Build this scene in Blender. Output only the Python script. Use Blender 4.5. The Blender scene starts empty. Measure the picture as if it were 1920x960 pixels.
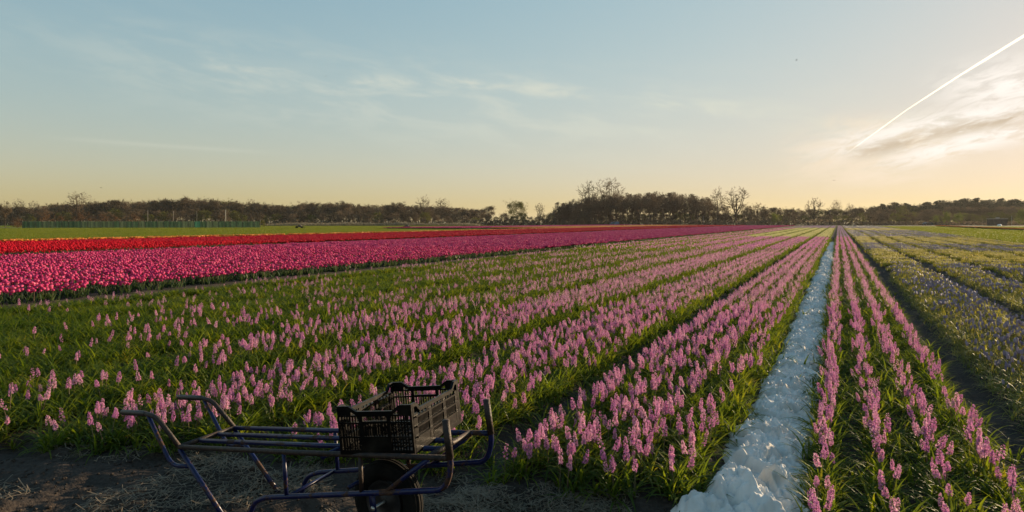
import bpy, math, random
import numpy as np
from mathutils import Vector, Matrix

# ------------------------------------------------------------------ camera, sky, sun, exposure
F, HY, CAMH = 1200.0, 416.0, 1.6            # focal length and horizon row in photo pixels, eye height in metres
TH = math.atan(612.0 / F)                    # the flower rows run along +Y; the camera looks this far to their left
D2 = np.array([-math.sin(TH), math.cos(TH)]); R2 = np.array([math.cos(TH), math.sin(TH)])
SUN_AZ, SUN_EL = math.radians(54) - TH, math.radians(9.0)   # azimuth clockwise from +Y

scene = bpy.context.scene
COL = scene.collection
cam_data = bpy.data.cameras.new("camera")
cam_data.sensor_width = 36.0
cam_data.lens = 36.0 * F / 1920.0
cam_data.shift_y = -(480.0 - HY) / 1920.0
cam_data.clip_start, cam_data.clip_end = 0.05, 60000.0
cam = bpy.data.objects.new("camera", cam_data)
cam.location = (0, 0, CAMH); cam.rotation_euler = (math.radians(90), 0, TH)
COL.objects.link(cam); scene.camera = cam

scene.view_settings.view_transform = 'Standard'
scene.view_settings.look = 'None'
scene.view_settings.exposure = 1.0
scene.view_settings.gamma = 1.0
scene.cycles.max_bounces = 6
scene.cycles.volume_bounces = 2
scene.cycles.transparent_max_bounces = 8
scene.cycles.use_denoising = True

def build_world():
    w = bpy.data.worlds.new("World"); scene.world = w; w.use_nodes = True
    nt = w.node_tree; N = nt.nodes; L = nt.links; N.clear()
    out = N.new('ShaderNodeOutputWorld'); bg = N.new('ShaderNodeBackground')
    sky = N.new('ShaderNodeTexSky'); sky.sky_type = 'NISHITA'; sky.sun_disc = False
    sky.sun_elevation = SUN_EL; sky.sun_rotation = SUN_AZ
    sky.altitude = 0; sky.air_density = 1.6; sky.dust_density = 0.5; sky.ozone_density = 3.0
    tc = N.new('ShaderNodeTexCoord'); sep = N.new('ShaderNodeSeparateXYZ')
    L.new(tc.outputs['Generated'], sep.inputs[0])
    def m(op, a, b=None, c=None):
        n = N.new('ShaderNodeMath'); n.operation = op
        for i, v in enumerate((a, b, c)):
            if v is None: continue
            if isinstance(v, (int, float)): n.inputs[i].default_value = v
            else: L.new(v, n.inputs[i])
        return n.outputs[0]
    az = m('MULTIPLY', m('ARCTAN2', sep.outputs['X'], sep.outputs['Y']), 57.29578)
    el = m('MULTIPLY', m('ARCSINE', sep.outputs['Z']), 57.29578)
    def noise(sx, sy, rot, scale, detail, off=0.0, rough=.55, dist=0.0):
        cx = N.new('ShaderNodeCombineXYZ')
        c, s = math.cos(math.radians(rot)), math.sin(math.radians(rot))
        u = m('ADD', m('MULTIPLY', az, c), m('MULTIPLY', el, s))
        v = m('SUBTRACT', m('MULTIPLY', el, c), m('MULTIPLY', az, s))
        L.new(m('MULTIPLY', u, sx), cx.inputs[0]); L.new(m('MULTIPLY', v, sy), cx.inputs[1]); cx.inputs[2].default_value = off
        n = N.new('ShaderNodeTexNoise'); n.inputs['Scale'].default_value = scale
        n.inputs['Detail'].default_value = detail; n.inputs['Roughness'].default_value = rough; n.inputs['Distortion'].default_value = dist
        L.new(cx.outputs[0], n.inputs['Vector'])
        return n.outputs[0]
    def px(x, y):                      # photo pixel -> world azimuth, elevation in degrees
        return (math.degrees(math.atan((x - 960) / F) - TH), math.degrees(math.atan((HY - y) / math.hypot(F, x - 960))))
    def blob(x0, y0, x1, y1, width, soft=1.0):   # elongated soft spot between two photo pixels
        a0, e0 = px(x0, y0); a1, e1 = px(x1, y1)
        ca, ce = (a0 + a1) / 2, (e0 + e1) / 2
        ln = math.hypot(a1 - a0, e1 - e0) / 2; r = math.atan2(e1 - e0, a1 - a0); c, s = math.cos(r), math.sin(r)
        da = m('SUBTRACT', az, ca); de = m('SUBTRACT', el, ce)
        u = m('DIVIDE', m('ADD', m('MULTIPLY', da, c), m('MULTIPLY', de, s)), ln * 1.15)
        v = m('DIVIDE', m('SUBTRACT', m('MULTIPLY', de, c), m('MULTIPLY', da, s)), width)
        q = m('ADD', m('MULTIPLY', m('MULTIPLY', u, u), m('MULTIPLY', u, u)), m('MULTIPLY', v, v))
        return m('EXPONENT', m('MULTIPLY', q, -soft))
    def ss(v, lo, hi):
        n = N.new('ShaderNodeMapRange'); n.interpolation_type = 'SMOOTHSTEP'
        L.new(v, n.inputs[0]); n.inputs[1].default_value = lo; n.inputs[2].default_value = hi
        return n.outputs[0]
    def mix(fac, a, b):
        n = N.new('ShaderNodeMix'); n.data_type = 'RGBA'
        L.new(fac, n.inputs['Factor'])
        for nm, v in (('A', a), ('B', b)):
            i = [s for s in n.inputs if s.name == nm and s.type == 'RGBA'][0]
            if isinstance(v, tuple): i.default_value = v
            else: L.new(v, i)
        return [s for s in n.outputs if s.type == 'RGBA'][0]
    # thin wisps across the middle of the sky
    wis = None
    for b in ((390, 118, 620, 132, 1.0), (640, 150, 810, 160, .75), (800, 150, 980, 158, .8), (940, 160, 1160, 186, .9),
              (1120, 185, 1470, 212, .9), (250, 110, 1500, 235, 3.2), (1300, 200, 1760, 240, 1.6)):
        k = blob(*b)
        if b[4] > 1.5: k = m('MULTIPLY', k, .55)
        wis = k if wis is None else m('MAXIMUM', wis, k)
    wn = ss(noise(.16, .62, -7, 1.0, 6, 3.1, .6, .4), .40, .68)
    wisps = m('MULTIPLY', m('MULTIPLY', wis, m('ADD', m('MULTIPLY', wn, .85), .15)), .7)
    # the brighter cloud beside the sun
    veil = m('MULTIPLY', m('MULTIPLY', m('MAXIMUM', blob(1500, 300, 1780, 280, 2.0), m('MAXIMUM', blob(1560, 330, 1740, 330, .8), blob(1560, 240, 1700, 245, 1.0))),
             ss(noise(.25, .8, 10, 1.1, 7, 8.2, .62, .5), .30, .60)), .8)
    fr = noise(.35, 1.2, 14, 1.2, 8, 5.5, .65, .6)
    bright = m('MULTIPLY', m('MAXIMUM', m('MAXIMUM', blob(1800, 172, 2150, 120, 1.7), blob(1690, 298, 2100, 195, .8)), blob(1580, 275, 2000, 180, 1.0)),
               m('ADD', m('MULTIPLY', ss(fr, .36, .58), .95), .05))
    dark = m('MULTIPLY', m('MAXIMUM', blob(1610, 288, 1750, 252, .55), blob(1720, 258, 2050, 190, .42)), ss(noise(.4, 1.4, 14, 1.3, 7, 1.5, .6, .5), .28, .55))
    streak = m('MULTIPLY', blob(150, 262, 470, 284, .18), .16)
    sky_g = N.new('ShaderNodeHueSaturation'); sky_g.inputs['Saturation'].default_value = SKY_SAT
    L.new(sky.outputs[0], sky_g.inputs['Color'])
    # film response of the sky: bright parts roll off gently
    def vm(op, *a):
        n = N.new('ShaderNodeVectorMath'); n.operation = op
        for i, v in enumerate(a):
            if isinstance(v, tuple): n.inputs[i].default_value = v
            else: L.new(v, n.inputs[i])
        return n.outputs[0]
    sc_ = sky_g.outputs[0]
    base = vm('DIVIDE', vm('MULTIPLY', sc_, SKY_GAIN), vm('MULTIPLY_ADD', sc_, SKY_ROLL, (1.0, 1.0, 1.0)))
    c = mix(wisps, base, WISP)
    c = mix(streak, c, WISP)
    c = mix(veil, c, VEIL)
    c = mix(bright, c, BRIGHT)
    c = mix(m('MULTIPLY', dark, .9), c, DARK)
    L.new(c, bg.inputs['Color']); bg.inputs['Strength'].default_value = SKY_STR
    L.new(bg.outputs[0], out.inputs[0])
SKY_STR, SKY_SAT = 0.05, 1.04
SKY_GAIN, SKY_ROLL = (3.55, 4.55, 6.05), (.295, .475, .72)
WISP, VEIL, BRIGHT, DARK = (7.4, 7.4, 6.2, 1), (9.4, 7.8, 5.9, 1), (10.6, 9.9, 9.1, 1), (6.2, 5.1, 3.7, 1)
build_world()

sun_data = bpy.data.lights.new("sun", 'SUN'); sun_data.energy = 5.0; sun_data.angle = math.radians(0.5)
sun_data.color = (1.0, 0.75, 0.47)
sun = bpy.data.objects.new("sun", sun_data)
sd = Vector((math.sin(SUN_AZ) * math.cos(SUN_EL), math.cos(SUN_AZ) * math.cos(SUN_EL), math.sin(SUN_EL)))
sun.rotation_euler = (-sd).to_track_quat('-Z', 'Y').to_euler()
sun.location = tuple(sd * 60); COL.objects.link(sun)

# ------------------------------------------------------------------ helpers
rng = np.random.default_rng(11)
random.seed(5)

def at(x, zc, z=0.0):
    """world position at photo column x and depth zc along the view, at height z"""
    p = D2 * zc + R2 * ((x - 960.0) / F * zc)
    return (float(p[0]), float(p[1]), z)

def hgt(y, zc): return CAMH + (HY - y) / F * zc

def to_px(p, q, z):
    zc = p * D2[0] + q * D2[1]; xc = p * R2[0] + q * R2[1]
    zs = np.where(zc > .1, zc, .1)
    return 960 + F * xc / zs, HY + F * (CAMH - z) / zs, zc

class MB:
    def __init__(s): s.v = []; s.f = []; s.m = []
    def add(s, vs, fs, mi=0):
        o = len(s.v); s.v += [tuple(map(float, v)) for v in vs]
        s.f += [tuple(i + o for i in f) for f in fs]; s.m += [mi] * len(fs)
    def box(s, c, size, mi=0, M=None):
        x, y, z = size[0] / 2, size[1] / 2, size[2] / 2
        vs = [Vector((sx * x, sy * y, sz * z)) for sx in (-1, 1) for sy in (-1, 1) for sz in (-1, 1)]
        vs = [(M @ v if M else v) + Vector(c) for v in vs]
        s.add(vs, [(0, 1, 3, 2), (4, 6, 7, 5), (0, 4, 5, 1), (2, 3, 7, 6), (0, 2, 6, 4), (1, 5, 7, 3)], mi)
    def tube(s, pts, rad, n=8, mi=0, cap=True):
        pts = [Vector(p) for p in pts]; k = len(pts)
        rs = rad if hasattr(rad, '__len__') else [rad] * k
        vs = []; up = None
        for i, p in enumerate(pts):
            t = (pts[min(i + 1, k - 1)] - pts[max(i - 1, 0)]).normalized()
            if up is None:
                up = t.orthogonal().normalized()
            up = (up - t * up.dot(t)).normalized(); b = t.cross(up)
            for j in range(n):
                a = 2 * math.pi * j / n
                vs.append(p + (up * math.cos(a) + b * math.sin(a)) * rs[i])
        fs = [(i * n + j, i * n + (j + 1) % n, (i + 1) * n + (j + 1) % n, (i + 1) * n + j) for i in range(k - 1) for j in range(n)]
        if cap: fs += [tuple(range(n - 1, -1, -1)), tuple(range((k - 1) * n, k * n))]
        s.add(vs, fs, mi)
    def lathe(s, prof, n=24, mi=0, axis='Z', closed=False):
        vs = []
        for r, h in prof:
            for j in range(n):
                a = 2 * math.pi * j / n
                vs.append((r * math.cos(a), r * math.sin(a), h))
        k = len(prof); rg = range(k if closed else k - 1)
        fs = [(i * n + j, i * n + (j + 1) % n, ((i + 1) % k) * n + (j + 1) % n, ((i + 1) % k) * n + j) for i in rg for j in range(n)]
        s.add(vs, fs, mi)
    def join(s, o, mi_map=None, M=None):
        k = len(s.v)
        s.v += [tuple(M @ Vector(v)) for v in o.v] if M else list(o.v)
        s.f += [tuple(i + k for i in f) for f in o.f]; s.m += [mi_map[i] if mi_map else i for i in o.m]
    def mesh(s, name, mats, smooth=False):
        me = bpy.data.meshes.new(name); me.from_pydata(s.v, [], s.f)
        for mt in mats: me.materials.append(mt)
        me.polygons.foreach_set('material_index', np.array(s.m, dtype=np.int32))
        if smooth: me.polygons.foreach_set('use_smooth', np.ones(len(s.f), dtype=bool))
        me.update(); return me

def link(name, data, parent=None, loc=(0, 0, 0), rot=(0, 0, 0), sc=(1, 1, 1), **props):
    o = bpy.data.objects.new(name, data); COL.objects.link(o)
    o.location = loc; o.rotation_euler = rot; o.scale = sc
    if parent is not None: o.parent = parent
    for k, v in props.items():
        if v: o[k] = v
    return o

def copy_tree(root, loc, rz, sc, label=None, group=None):
    r = root.copy(); COL.objects.link(r); r.location = loc; r.rotation_euler = (0, 0, rz); r.scale = sc
    if label: r['label'] = label
    if group: r['group'] = group
    for ch in root.children:
        c = ch.copy(); COL.objects.link(c); c.parent = r
        for g in ch.children:
            d = g.copy(); COL.objects.link(d); d.parent = c
    return r

# value noise for the relief of soil and sheet
_perm = rng.random((256, 256))
def vnoise(x, y):
    xi = np.floor(x).astype(int); yi = np.floor(y).astype(int); fx = x - xi; fy = y - yi
    fx = fx * fx * (3 - 2 * fx); fy = fy * fy * (3 - 2 * fy)
    g = lambda a, b: _perm[a & 255, b & 255]
    return (g(xi, yi) * (1 - fx) + g(xi + 1, yi) * fx) * (1 - fy) + (g(xi, yi + 1) * (1 - fx) + g(xi + 1, yi + 1) * fx) * fy
def fbm(x, y, o=4):
    s = np.zeros_like(np.asarray(x, float)); a = .5
    for i in range(o):
        s = s + a * vnoise(x * 2 ** i + 17.3 * i, y * 2 ** i + 5.1 * i); a *= .5
    return s

# ------------------------------------------------------------------ materials
def new_mat(name):
    m = bpy.data.materials.new(name); m.use_nodes = True
    nt = m.node_tree; return m, nt, nt.nodes, nt.links, nt.nodes['Principled BSDF']

def set_in(bsdf, **kw):
    for k, v in kw.items():
        k = k.replace('_', ' ')
        if k in bsdf.inputs: bsdf.inputs[k].default_value = v

def rgb(c): return (c[0], c[1], c[2], 1.0)

def ramp(N, L, src, stops):
    r = N.new('ShaderNodeValToRGB'); e = r.color_ramp.elements
    while len(e) < len(stops): e.new(.5)
    for i, (p, c) in enumerate(stops): e[i].position = p; e[i].color = rgb(c)
    L.new(src, r.inputs[0]); return r.outputs[0]

def solid(name, c1, c2=None, rough=.6, scale=8.0, bump=0.0, metal=0.0, spec=.5, detail=5, lo=.35, hi=.65, bscale=None):
    m, nt, N, L, b = new_mat(name)
    set_in(b, Roughness=rough, Metallic=metal); b.inputs['Specular IOR Level'].default_value = spec
    tc = N.new('ShaderNodeTexCoord'); n = N.new('ShaderNodeTexNoise')
    n.inputs['Scale'].default_value = scale; n.inputs['Detail'].default_value = detail
    L.new(tc.outputs['Object'], n.inputs['Vector'])
    L.new(ramp(N, L, n.outputs[0], [(lo, c1), (hi, c2 or c1)]), b.inputs['Base Color'])
    if bump:
        n2 = N.new('ShaderNodeTexNoise'); n2.inputs['Scale'].default_value = bscale or scale * 3; n2.inputs['Detail'].default_value = 6
        L.new(tc.outputs['Object'], n2.inputs['Vector'])
        bp = N.new('ShaderNodeBump'); bp.inputs['Strength'].default_value = bump; bp.inputs['Distance'].default_value = .02
        L.new(n2.outputs[0], bp.inputs['Height']); L.new(bp.outputs[0], b.inputs['Normal'])
    return m

def leafy(name, stops, transl=.45, tcol=None, rough=.5, spec=.35, pscale=None):
    """petal / leaf: colour varies from plant to plant (and within it), part of the light passes through"""
    m, nt, N, L, b = new_mat(name)
    set_in(b, Roughness=rough); b.inputs['Specular IOR Level'].default_value = spec
    oi = N.new('ShaderNodeObjectInfo')
    src = oi.outputs['Random']
    if pscale:
        g = N.new('ShaderNodeNewGeometry'); n = N.new('ShaderNodeTexNoise'); n.inputs['Scale'].default_value = pscale
        n.inputs['Detail'].default_value = 3
        L.new(g.outputs['Position'], n.inputs['Vector'])
        a = N.new('ShaderNodeMath'); a.operation = 'MULTIPLY_ADD'; L.new(src, a.inputs[0]); a.inputs[1].default_value = .45
        mm = N.new('ShaderNodeMapRange'); L.new(n.outputs[0], mm.inputs[0]); mm.inputs[1].default_value = .3; mm.inputs[2].default_value = .7
        mm.inputs[3].default_value = 0; mm.inputs[4].default_value = .55
        L.new(mm.outputs[0], a.inputs[2]); src = a.outputs[0]
    c = ramp(N, L, src, stops); L.new(c, b.inputs['Base Color'])
    t = N.new('ShaderNodeBsdfTranslucent')
    if tcol:
        mx = N.new('ShaderNodeMix'); mx.data_type = 'RGBA'; mx.blend_type = 'MULTIPLY'; mx.inputs['Factor'].default_value = 1.0
        ia = [s for s in mx.inputs if s.type == 'RGBA']
        L.new(c, ia[0]); ia[1].default_value = rgb(tcol)
        L.new([s for s in mx.outputs if s.type == 'RGBA'][0], t.inputs[0])
    else: L.new(c, t.inputs[0])
    mix = N.new('ShaderNodeMixShader'); mix.inputs[0].default_value = transl
    L.new(b.outputs[0], mix.inputs[1]); L.new(t.outputs[0], mix.inputs[2])
    L.new(mix.outputs[0], N['Material Output'].inputs[0])
    return m

M_leaf = leafy('hyacinth_leaf', [(0, (.042, .078, .011)), (.5, (.078, .125, .014)), (.8, (.13, .17, .019)), (1, (.24, .22, .03))], .56, (1.8, 1.5, .55), .52, .25, 3.0)
M_stalk = leafy('flower_stalk', [(0, (.12, .13, .05)), (1, (.20, .12, .08))], .2)
M_pink = leafy('pink_petal', [(0, (.36, .13, .28)), (.12, (.44, .145, .41)), (.38, (.63, .24, .48)), (.7, (.77, .39, .56)), (1, (.92, .68, .72))], .45, None, .55, .3, 70.0)
M_cream = leafy('cream_petal', [(0, (.62, .58, .26)), (1, (.74, .70, .38))], .4)
M_lilac = leafy('lilac_petal', [(0, (.36, .24, .42)), (1, (.52, .36, .50))], .4)
M_blue = leafy('grape_hyacinth_bell', [(0, (.17, .14, .23)), (.6, (.33, .28, .38)), (1, (.55, .48, .53))], .15, None, .5, .4, 6.0)
M_white = leafy('pale_bell', [(0, (.60, .52, .17)), (1, (.82, .72, .32))], .42)
M_mleaf = leafy('grape_hyacinth_leaf', [(0, (.13, .155, .032)), (.5, (.23, .24, .048)), (1, (.37, .33, .075))], .52, (1.3, 1.15, .6), .5, .4, 2.0)
M_ptulip = leafy('pink_tulip_petal', [(0, (.40, .022, .12)), (.45, (.60, .05, .185)), (.8, (.74, .13, .27)), (1, (.86, .36, .44))], .4, None, .6, .12, 5.0)
M_rtulip = leafy('red_tulip_petal', [(0, (.44, .003, .020)), (.6, (.60, .006, .028)), (1, (.72, .025, .035))], .4, None, .6, .12, 5.0)
M_otulip = leafy('orange_tulip_petal', [(0, (.72, .20, .02)), (1, (.80, .34, .03))], .35)
M_tleaf = leafy('tulip_leaf', [(0, (.035, .07, .03)), (1, (.07, .11, .04))], .35, (1.3, 1.2, .6))
M_grass = leafy('grass_blade', [(0, (.10, .145, .014)), (.5, (.145, .18, .018)), (1, (.20, .21, .026))], .45, (1.2, 1.1, .6), .55, .3, .25)
M_straw = leafy('straw', [(0, (.11, .085, .055)), (.6, (.21, .165, .11)), (1, (.32, .255, .17))], .1, None, .7)
M_dune = leafy('dune_grass_blade', [(0, (.22, .18, .11)), (1, (.34, .29, .18))], .3)
M_bark = solid('bark', (.05, .04, .03), (.085, .066, .048), .9, .6)
M_twig = leafy('twig', [(0, (.075, .058, .038)), (.5, (.11, .082, .054)), (1, (.15, .108, .07))], .3, None, .9, .1)
M_bud = leafy('budding_twig', [(0, (.075, .08, .022)), (1, (.13, .125, .03))], .35, None, .8, .1)
M_willow = leafy('fresh_leaf', [(0, (.10, .125, .02)), (1, (.17, .19, .03))], .4, None, .7, .1)
M_russet = leafy('russet_twig', [(0, (.11, .06, .03)), (1, (.16, .09, .045))], .3, None, .9, .1)
M_pine = leafy('pine_needles', [(0, (.022, .030, .014)), (1, (.05, .052, .026))], .2, None, .7, .2)

def soil_mat():
    m, nt, N, L, b = new_mat('soil')
    set_in(b, Roughness=.95); b.inputs['Specular IOR Level'].default_value = .15
    g = N.new('ShaderNodeNewGeometry')
    def nz(s, d):
        n = N.new('ShaderNodeTexNoise'); n.inputs['Scale'].default_value = s; n.inputs['Detail'].default_value = d
        L.new(g.outputs['Position'], n.inputs['Vector']); return n.outputs[0]
    c1 = ramp(N, L, nz(2.2, 6), [(.35, (.030, .022, .017)), (.65, (.068, .051, .039))])
    c2 = ramp(N, L, nz(38, 5), [(.35, (.020, .016, .014)), (.68, (.075, .062, .052))])
    mx = N.new('ShaderNodeMix'); mx.data_type = 'RGBA'; mx.inputs['Factor'].default_value = .45
    ia = [s for s in mx.inputs if s.type == 'RGBA']; L.new(c1, ia[0]); L.new(c2, ia[1])
    L.new([s for s in mx.outputs if s.type == 'RGBA'][0], b.inputs['Base Color'])
    bp = N.new('ShaderNodeBump'); bp.inputs['Strength'].default_value = .8; bp.inputs['Distance'].default_value = .012
    L.new(nz(60, 7), bp.inputs['Height']); L.new(bp.outputs[0], b.inputs['Normal'])
    return m
M_soil = soil_mat()
M_field = solid('field_green', (.10, .11, .016), (.16, .15, .02), .9, .35, .6, spec=.1, bscale=4.0)
M_verge = solid('verge_green', (.05, .06, .02), (.09, .085, .03), .9, .2, .6, spec=.1, bscale=2.0)

# ------------------------------------------------------------------ ground
PATHS = [-11.81, -10.19, -8.57, -6.95, -5.33, -3.71, -2.10, -.45, 1.18, 2.76, 4.15, 5.75, 7.35, 8.95, 10.5, 11.4]
WIDE = (-14.1, -12.9)
FIELD_END = 262.0
_qe_p = [-16, -8, -5.1, -4.45, -3.95, -3.2, -2.25, -1.3, -.8, -.62, -.4]
_qe_q = [-6., 1.0, 2.45, 2.80, 3.18, 3.18, 3.52, 3.5, 3.72, 3.85, -3.]
def q_end(p): return np.interp(p, _qe_p, _qe_q)

def gz(p, q):
    p = np.asarray(p, float); q = np.asarray(q, float)
    z = np.zeros(np.broadcast(p, q).shape)
    for c in PATHS:
        dep, wd = (.12, .30) if abs(c - 1.18) < .1 else (.08, .24)
        z = z - dep * np.exp(-((p - c) / wd) ** 4)
    z = z - .07 * ((p > WIDE[0]) & (p < WIDE[1]))
    h = 1 / (1 + np.exp(-np.clip((q - q_end(p) + .05) / .07, -40, 40)))        # headland in front of the beds lies lower
    z = -.05 + (z + .05) * h
    far = np.clip((q - 20) / 60, 0, 1)
    return z + (1 - far) * ((fbm(p * 3.1, q * 3.1, 5) - .48) * (.085 + .06 * (1 - h)) + (fbm(p * 14, q * 14, 3) - .45) * .05)

def grid_mesh(name, P, Q, zf, mat):
    pp, qq = np.meshgrid(P, Q); zz = zf(pp, qq)
    v = np.stack([pp.ravel(), qq.ravel(), zz.ravel()], 1); a, b = len(P), len(Q)
    i = np.arange((b - 1) * a).reshape(b - 1, a)[:, :-1].ravel()
    f = np.stack([i, i + 1, i + a + 1, i + a], 1)
    me = bpy.data.meshes.new(name); me.vertices.add(len(v)); me.vertices.foreach_set('co', v.ravel())
    me.loops.add(f.size); me.loops.foreach_set('vertex_index', f.ravel().astype(np.int32))
    me.polygons.add(len(f)); me.polygons.foreach_set('loop_start', np.arange(0, f.size, 4, dtype=np.int32))
    me.polygons.foreach_set('use_smooth', np.ones(len(f), bool))
    me.materials.append(mat); me.update(); me.validate(); return me

P = np.concatenate([[-3000, -1200, -500, -250, -120, -80, -60, -50, -45, -40, -35, -30, -26, -22, -19, -17], np.arange(-15.5, -5.6, .12),
                    np.arange(-5.6, 2.2, .028), np.arange(2.2, 12, .1), [13, 15, 18, 22, 27, 33, 40, 60, 100, 250, 500, 1200, 3000]])
Q = np.concatenate([[-3000, -600, -120, -40, -15, -6], np.arange(-2.5, 1.2, .1), np.arange(1.2, 6.2, .028), 6.2 * 1.018 ** np.arange(1, 212), [300, 400, 600, 1200, 3000]])
link('ground', grid_mesh('ground', P, Q, gz, M_soil), kind='structure', label='dark bare soil of the bulb field with furrows between the beds')

def sheet_poly(name, pts, z, mat, label):
    b = MB(); b.add([(p[0], p[1], z) for p in pts], [tuple(range(len(pts)))])
    return link(name, b.mesh(name, [mat]), kind='structure', label=label)
# green fields left and right of the flower strips, and the verge under the trees
def pq(x, y): zc = F * CAMH / (y - HY); return at(x, zc)[:2]
DL = pq(690, 430.2); DR = pq(1053, 430.9)                # the dark headland ditch in front of the farther tulips
sheet_poly('grass_field', [(-48.6, -30), (-48.6, DR[1] - 1), (DR[0] - 1, DR[1] - 1), (DL[0], DL[1] - 1.5), (-92, DL[1] - 1.5), (-92, 250), (-1200, 250), (-1200, -30)], .02, M_field,
           'flat green grass field left of the red tulips, in front of the wood')
sheet_poly('crop_field', [(11.9, -5), (11.9, 255), (16.2, 255), (16.2, -5)], .02, M_field, 'narrow strip of green crop right of the grape hyacinths')
sheet_poly('crop_field', [(16.9, -5), (16.9, 255), (28.0, 255), (28.0, -5)], .022, M_field, 'wider strip of green crop before the thin orange line of tulips')
sheet_poly('crop_field', [(30.6, -5), (30.6, 255), (400, 255), (400, -5)], .024, M_field, 'green crop field beyond the thin orange line of tulips, in front of the shed')
vy = [(-1200, 252), (1200, 252), (1200, 1500), (-1200, 1500)]
sheet_poly('verge', [( -1200, 255.5), (1200, 255.5), (1200, 2500), (-1200, 2500)], .03, M_verge, 'rough dark verge under the far trees')

# ------------------------------------------------------------------ plants: prototypes
def leaf_blade(b, base, az, length, width, e0, droop, mi=0, seg=4, chan=.0):
    """a strap leaf that rises at e0 and bends over by droop"""
    p = Vector(base); a = e0; sd_ = Vector((-math.sin(az), math.cos(az), 0)); vs = []
    for i in range(seg + 1):
        t = i / seg; w = width * (1 - t ** 2.2) * (.75 + .5 * min(1, 3 * t)) * .5
        if i == seg: w = width * .04
        up = Vector((-math.cos(az) * math.sin(a), -math.sin(az) * math.sin(a), math.cos(a)))
        vs += [p + sd_ * w + up * chan * w, p - sd_ * w + up * chan * w] if not chan else [p + sd_ * w + up * chan * w, p, p - sd_ * w + up * chan * w]
        st = length / seg
        p = p + Vector((math.cos(az) * math.cos(a), math.sin(az) * math.cos(a), math.sin(a))) * st
        a -= droop / seg
    k = 3 if chan else 2; fs = []
    for i in range(seg):
        for j in range(k - 1):
            o = i * k + j; fs.append((o, o + 1, o + 1 + k, o + k))
    b.add(vs, fs, mi)

def clump(R, n, lmin, lmax, width, seg, chan, e=(50, 88), droop=(35, 95), mi=0, spread=.02):
    b = MB(); a0 = R.random() * 6.28
    for i in range(n):
        az = a0 + i * 2.4 + R.uniform(-.4, .4)
        leaf_blade(b, (R.uniform(-spread, spread), R.uniform(-spread, spread), -.01), az, R.uniform(lmin, lmax), width * R.uniform(.8, 1.2),
                   math.radians(R.uniform(*e)), math.radians(R.uniform(*droop)), mi, seg, chan)
    return b

def floret(b, c, d, r, R, mi=0, petals=5, tube=True):
    d = Vector(d).normalized(); u = d.orthogonal().normalized(); v = d.cross(u); c = Vector(c)
    tw = R.random() * 6.28
    for k in range(petals):
        a = tw + 2 * math.pi * k / petals; a2 = .38
        rr = r * R.uniform(.8, 1.15)
        ax = u * math.cos(a) + v * math.sin(a)
        l = u * math.cos(a - a2) + v * math.sin(a - a2); rt = u * math.cos(a + a2) + v * math.sin(a + a2)
        b.add([c + d * r * .1, c + l * rr * .6 + d * r * .45, c + ax * rr * 1.05 + d * r * R.uniform(.0, .35), c + rt * rr * .6 + d * r * .45], [(0, 1, 2, 3)], mi)
    if tube:
        q = [c + (u * math.cos(2.1 * k + tw) + v * math.sin(2.1 * k + tw)) * r * .36 + d * r * .25 for k in range(3)]
        t = c - d * r * 1.0
        b.add([t] + q, [(0, 1, 2), (0, 2, 3), (0, 3, 1)], mi)

def spike(R, h0, h1, rad, n, lod, lean):
    """flower spike between heights h0 and h1; looser at the bottom, buds at the tip"""
    b = MB()
    for i in range(n):
        t = (i + .5) / n; a = i * 2.39996 + R.uniform(-.3, .3)
        h = h0 + (h1 - h0) * (t ** .92) + R.uniform(-.005, .005)
        prof = (1 - t ** 3.2) * .68 + .32
        if R.random() < .13: continue
        rr = rad * prof * R.uniform(.65, 1.25)
        e = R.uniform(-.35, .15) + .9 * t ** 3
        d = Vector((math.cos(a), math.sin(a), e)); ctr = Vector((math.cos(a) * rr * .66 + lean[0] * h, math.sin(a) * rr * .66 + lean[1] * h, h))
        fs = .0112 * (1 - .45 * t) * R.uniform(.8, 1.3)
        if lod == 0: floret(b, ctr, d, fs, R, 0, 5)
        elif lod == 1: floret(b, ctr, d, fs * 1.15, R, 0, 3, False); 
        else:
            d = d.normalized(); u = d.orthogonal().normalized(); v = d.cross(u); s_ = fs * 1.9
            b.add([ctr + u * s_, ctr + v * s_, ctr - u * s_, ctr - v * s_], [(0, 1, 2, 3)], 0)
    return b

PROT = bpy.data.collections.new("plant_prototypes")      # kept out of the scene: sources for the scattered masses
def proto(name, b, mats, smooth=False):
    o = bpy.data.objects.new(name, b.mesh(name, mats, smooth)); PROT.objects.link(o); return o

def hyacinth_parts(R, lod, petal_h=None, nl=None):
    h0 = R.uniform(.13, .185); h1 = h0 + R.uniform(.050, .100)
    if R.random() < .2: h0 += .03; h1 += .035
    lean = (R.uniform(-.2, .2), R.uniform(-.2, .2)); rad = R.uniform(.017, .027)
    n = int({0: 36, 1: 24, 2: 15}[lod] * (1 if R.random() < .7 else R.uniform(.4, .75)))
    sp = spike(R, h0, h1, rad, n, lod, lean)
    st = MB(); st.tube([(0, 0, -.01), (lean[0] * h0 * .6, lean[1] * h0 * .6, h0 * .6), (lean[0] * h1 * .97, lean[1] * h1 * .97, h1 * .97)], [.0042, .0038, .002], 4 if lod < 2 else 3, 0, False)
    if lod == 0: lf = clump(R, R.randint(5, 7), .16, .28, .0132, 5, .35, (40, 88), (45, 120))
    elif lod == 1: lf = clump(R, 7, .17, .27, .015, 3, 0, (45, 88), (40, 105))
    else: lf = clump(R, 6, .17, .27, .020, 2, 0)
    return sp, st, lf

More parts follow.
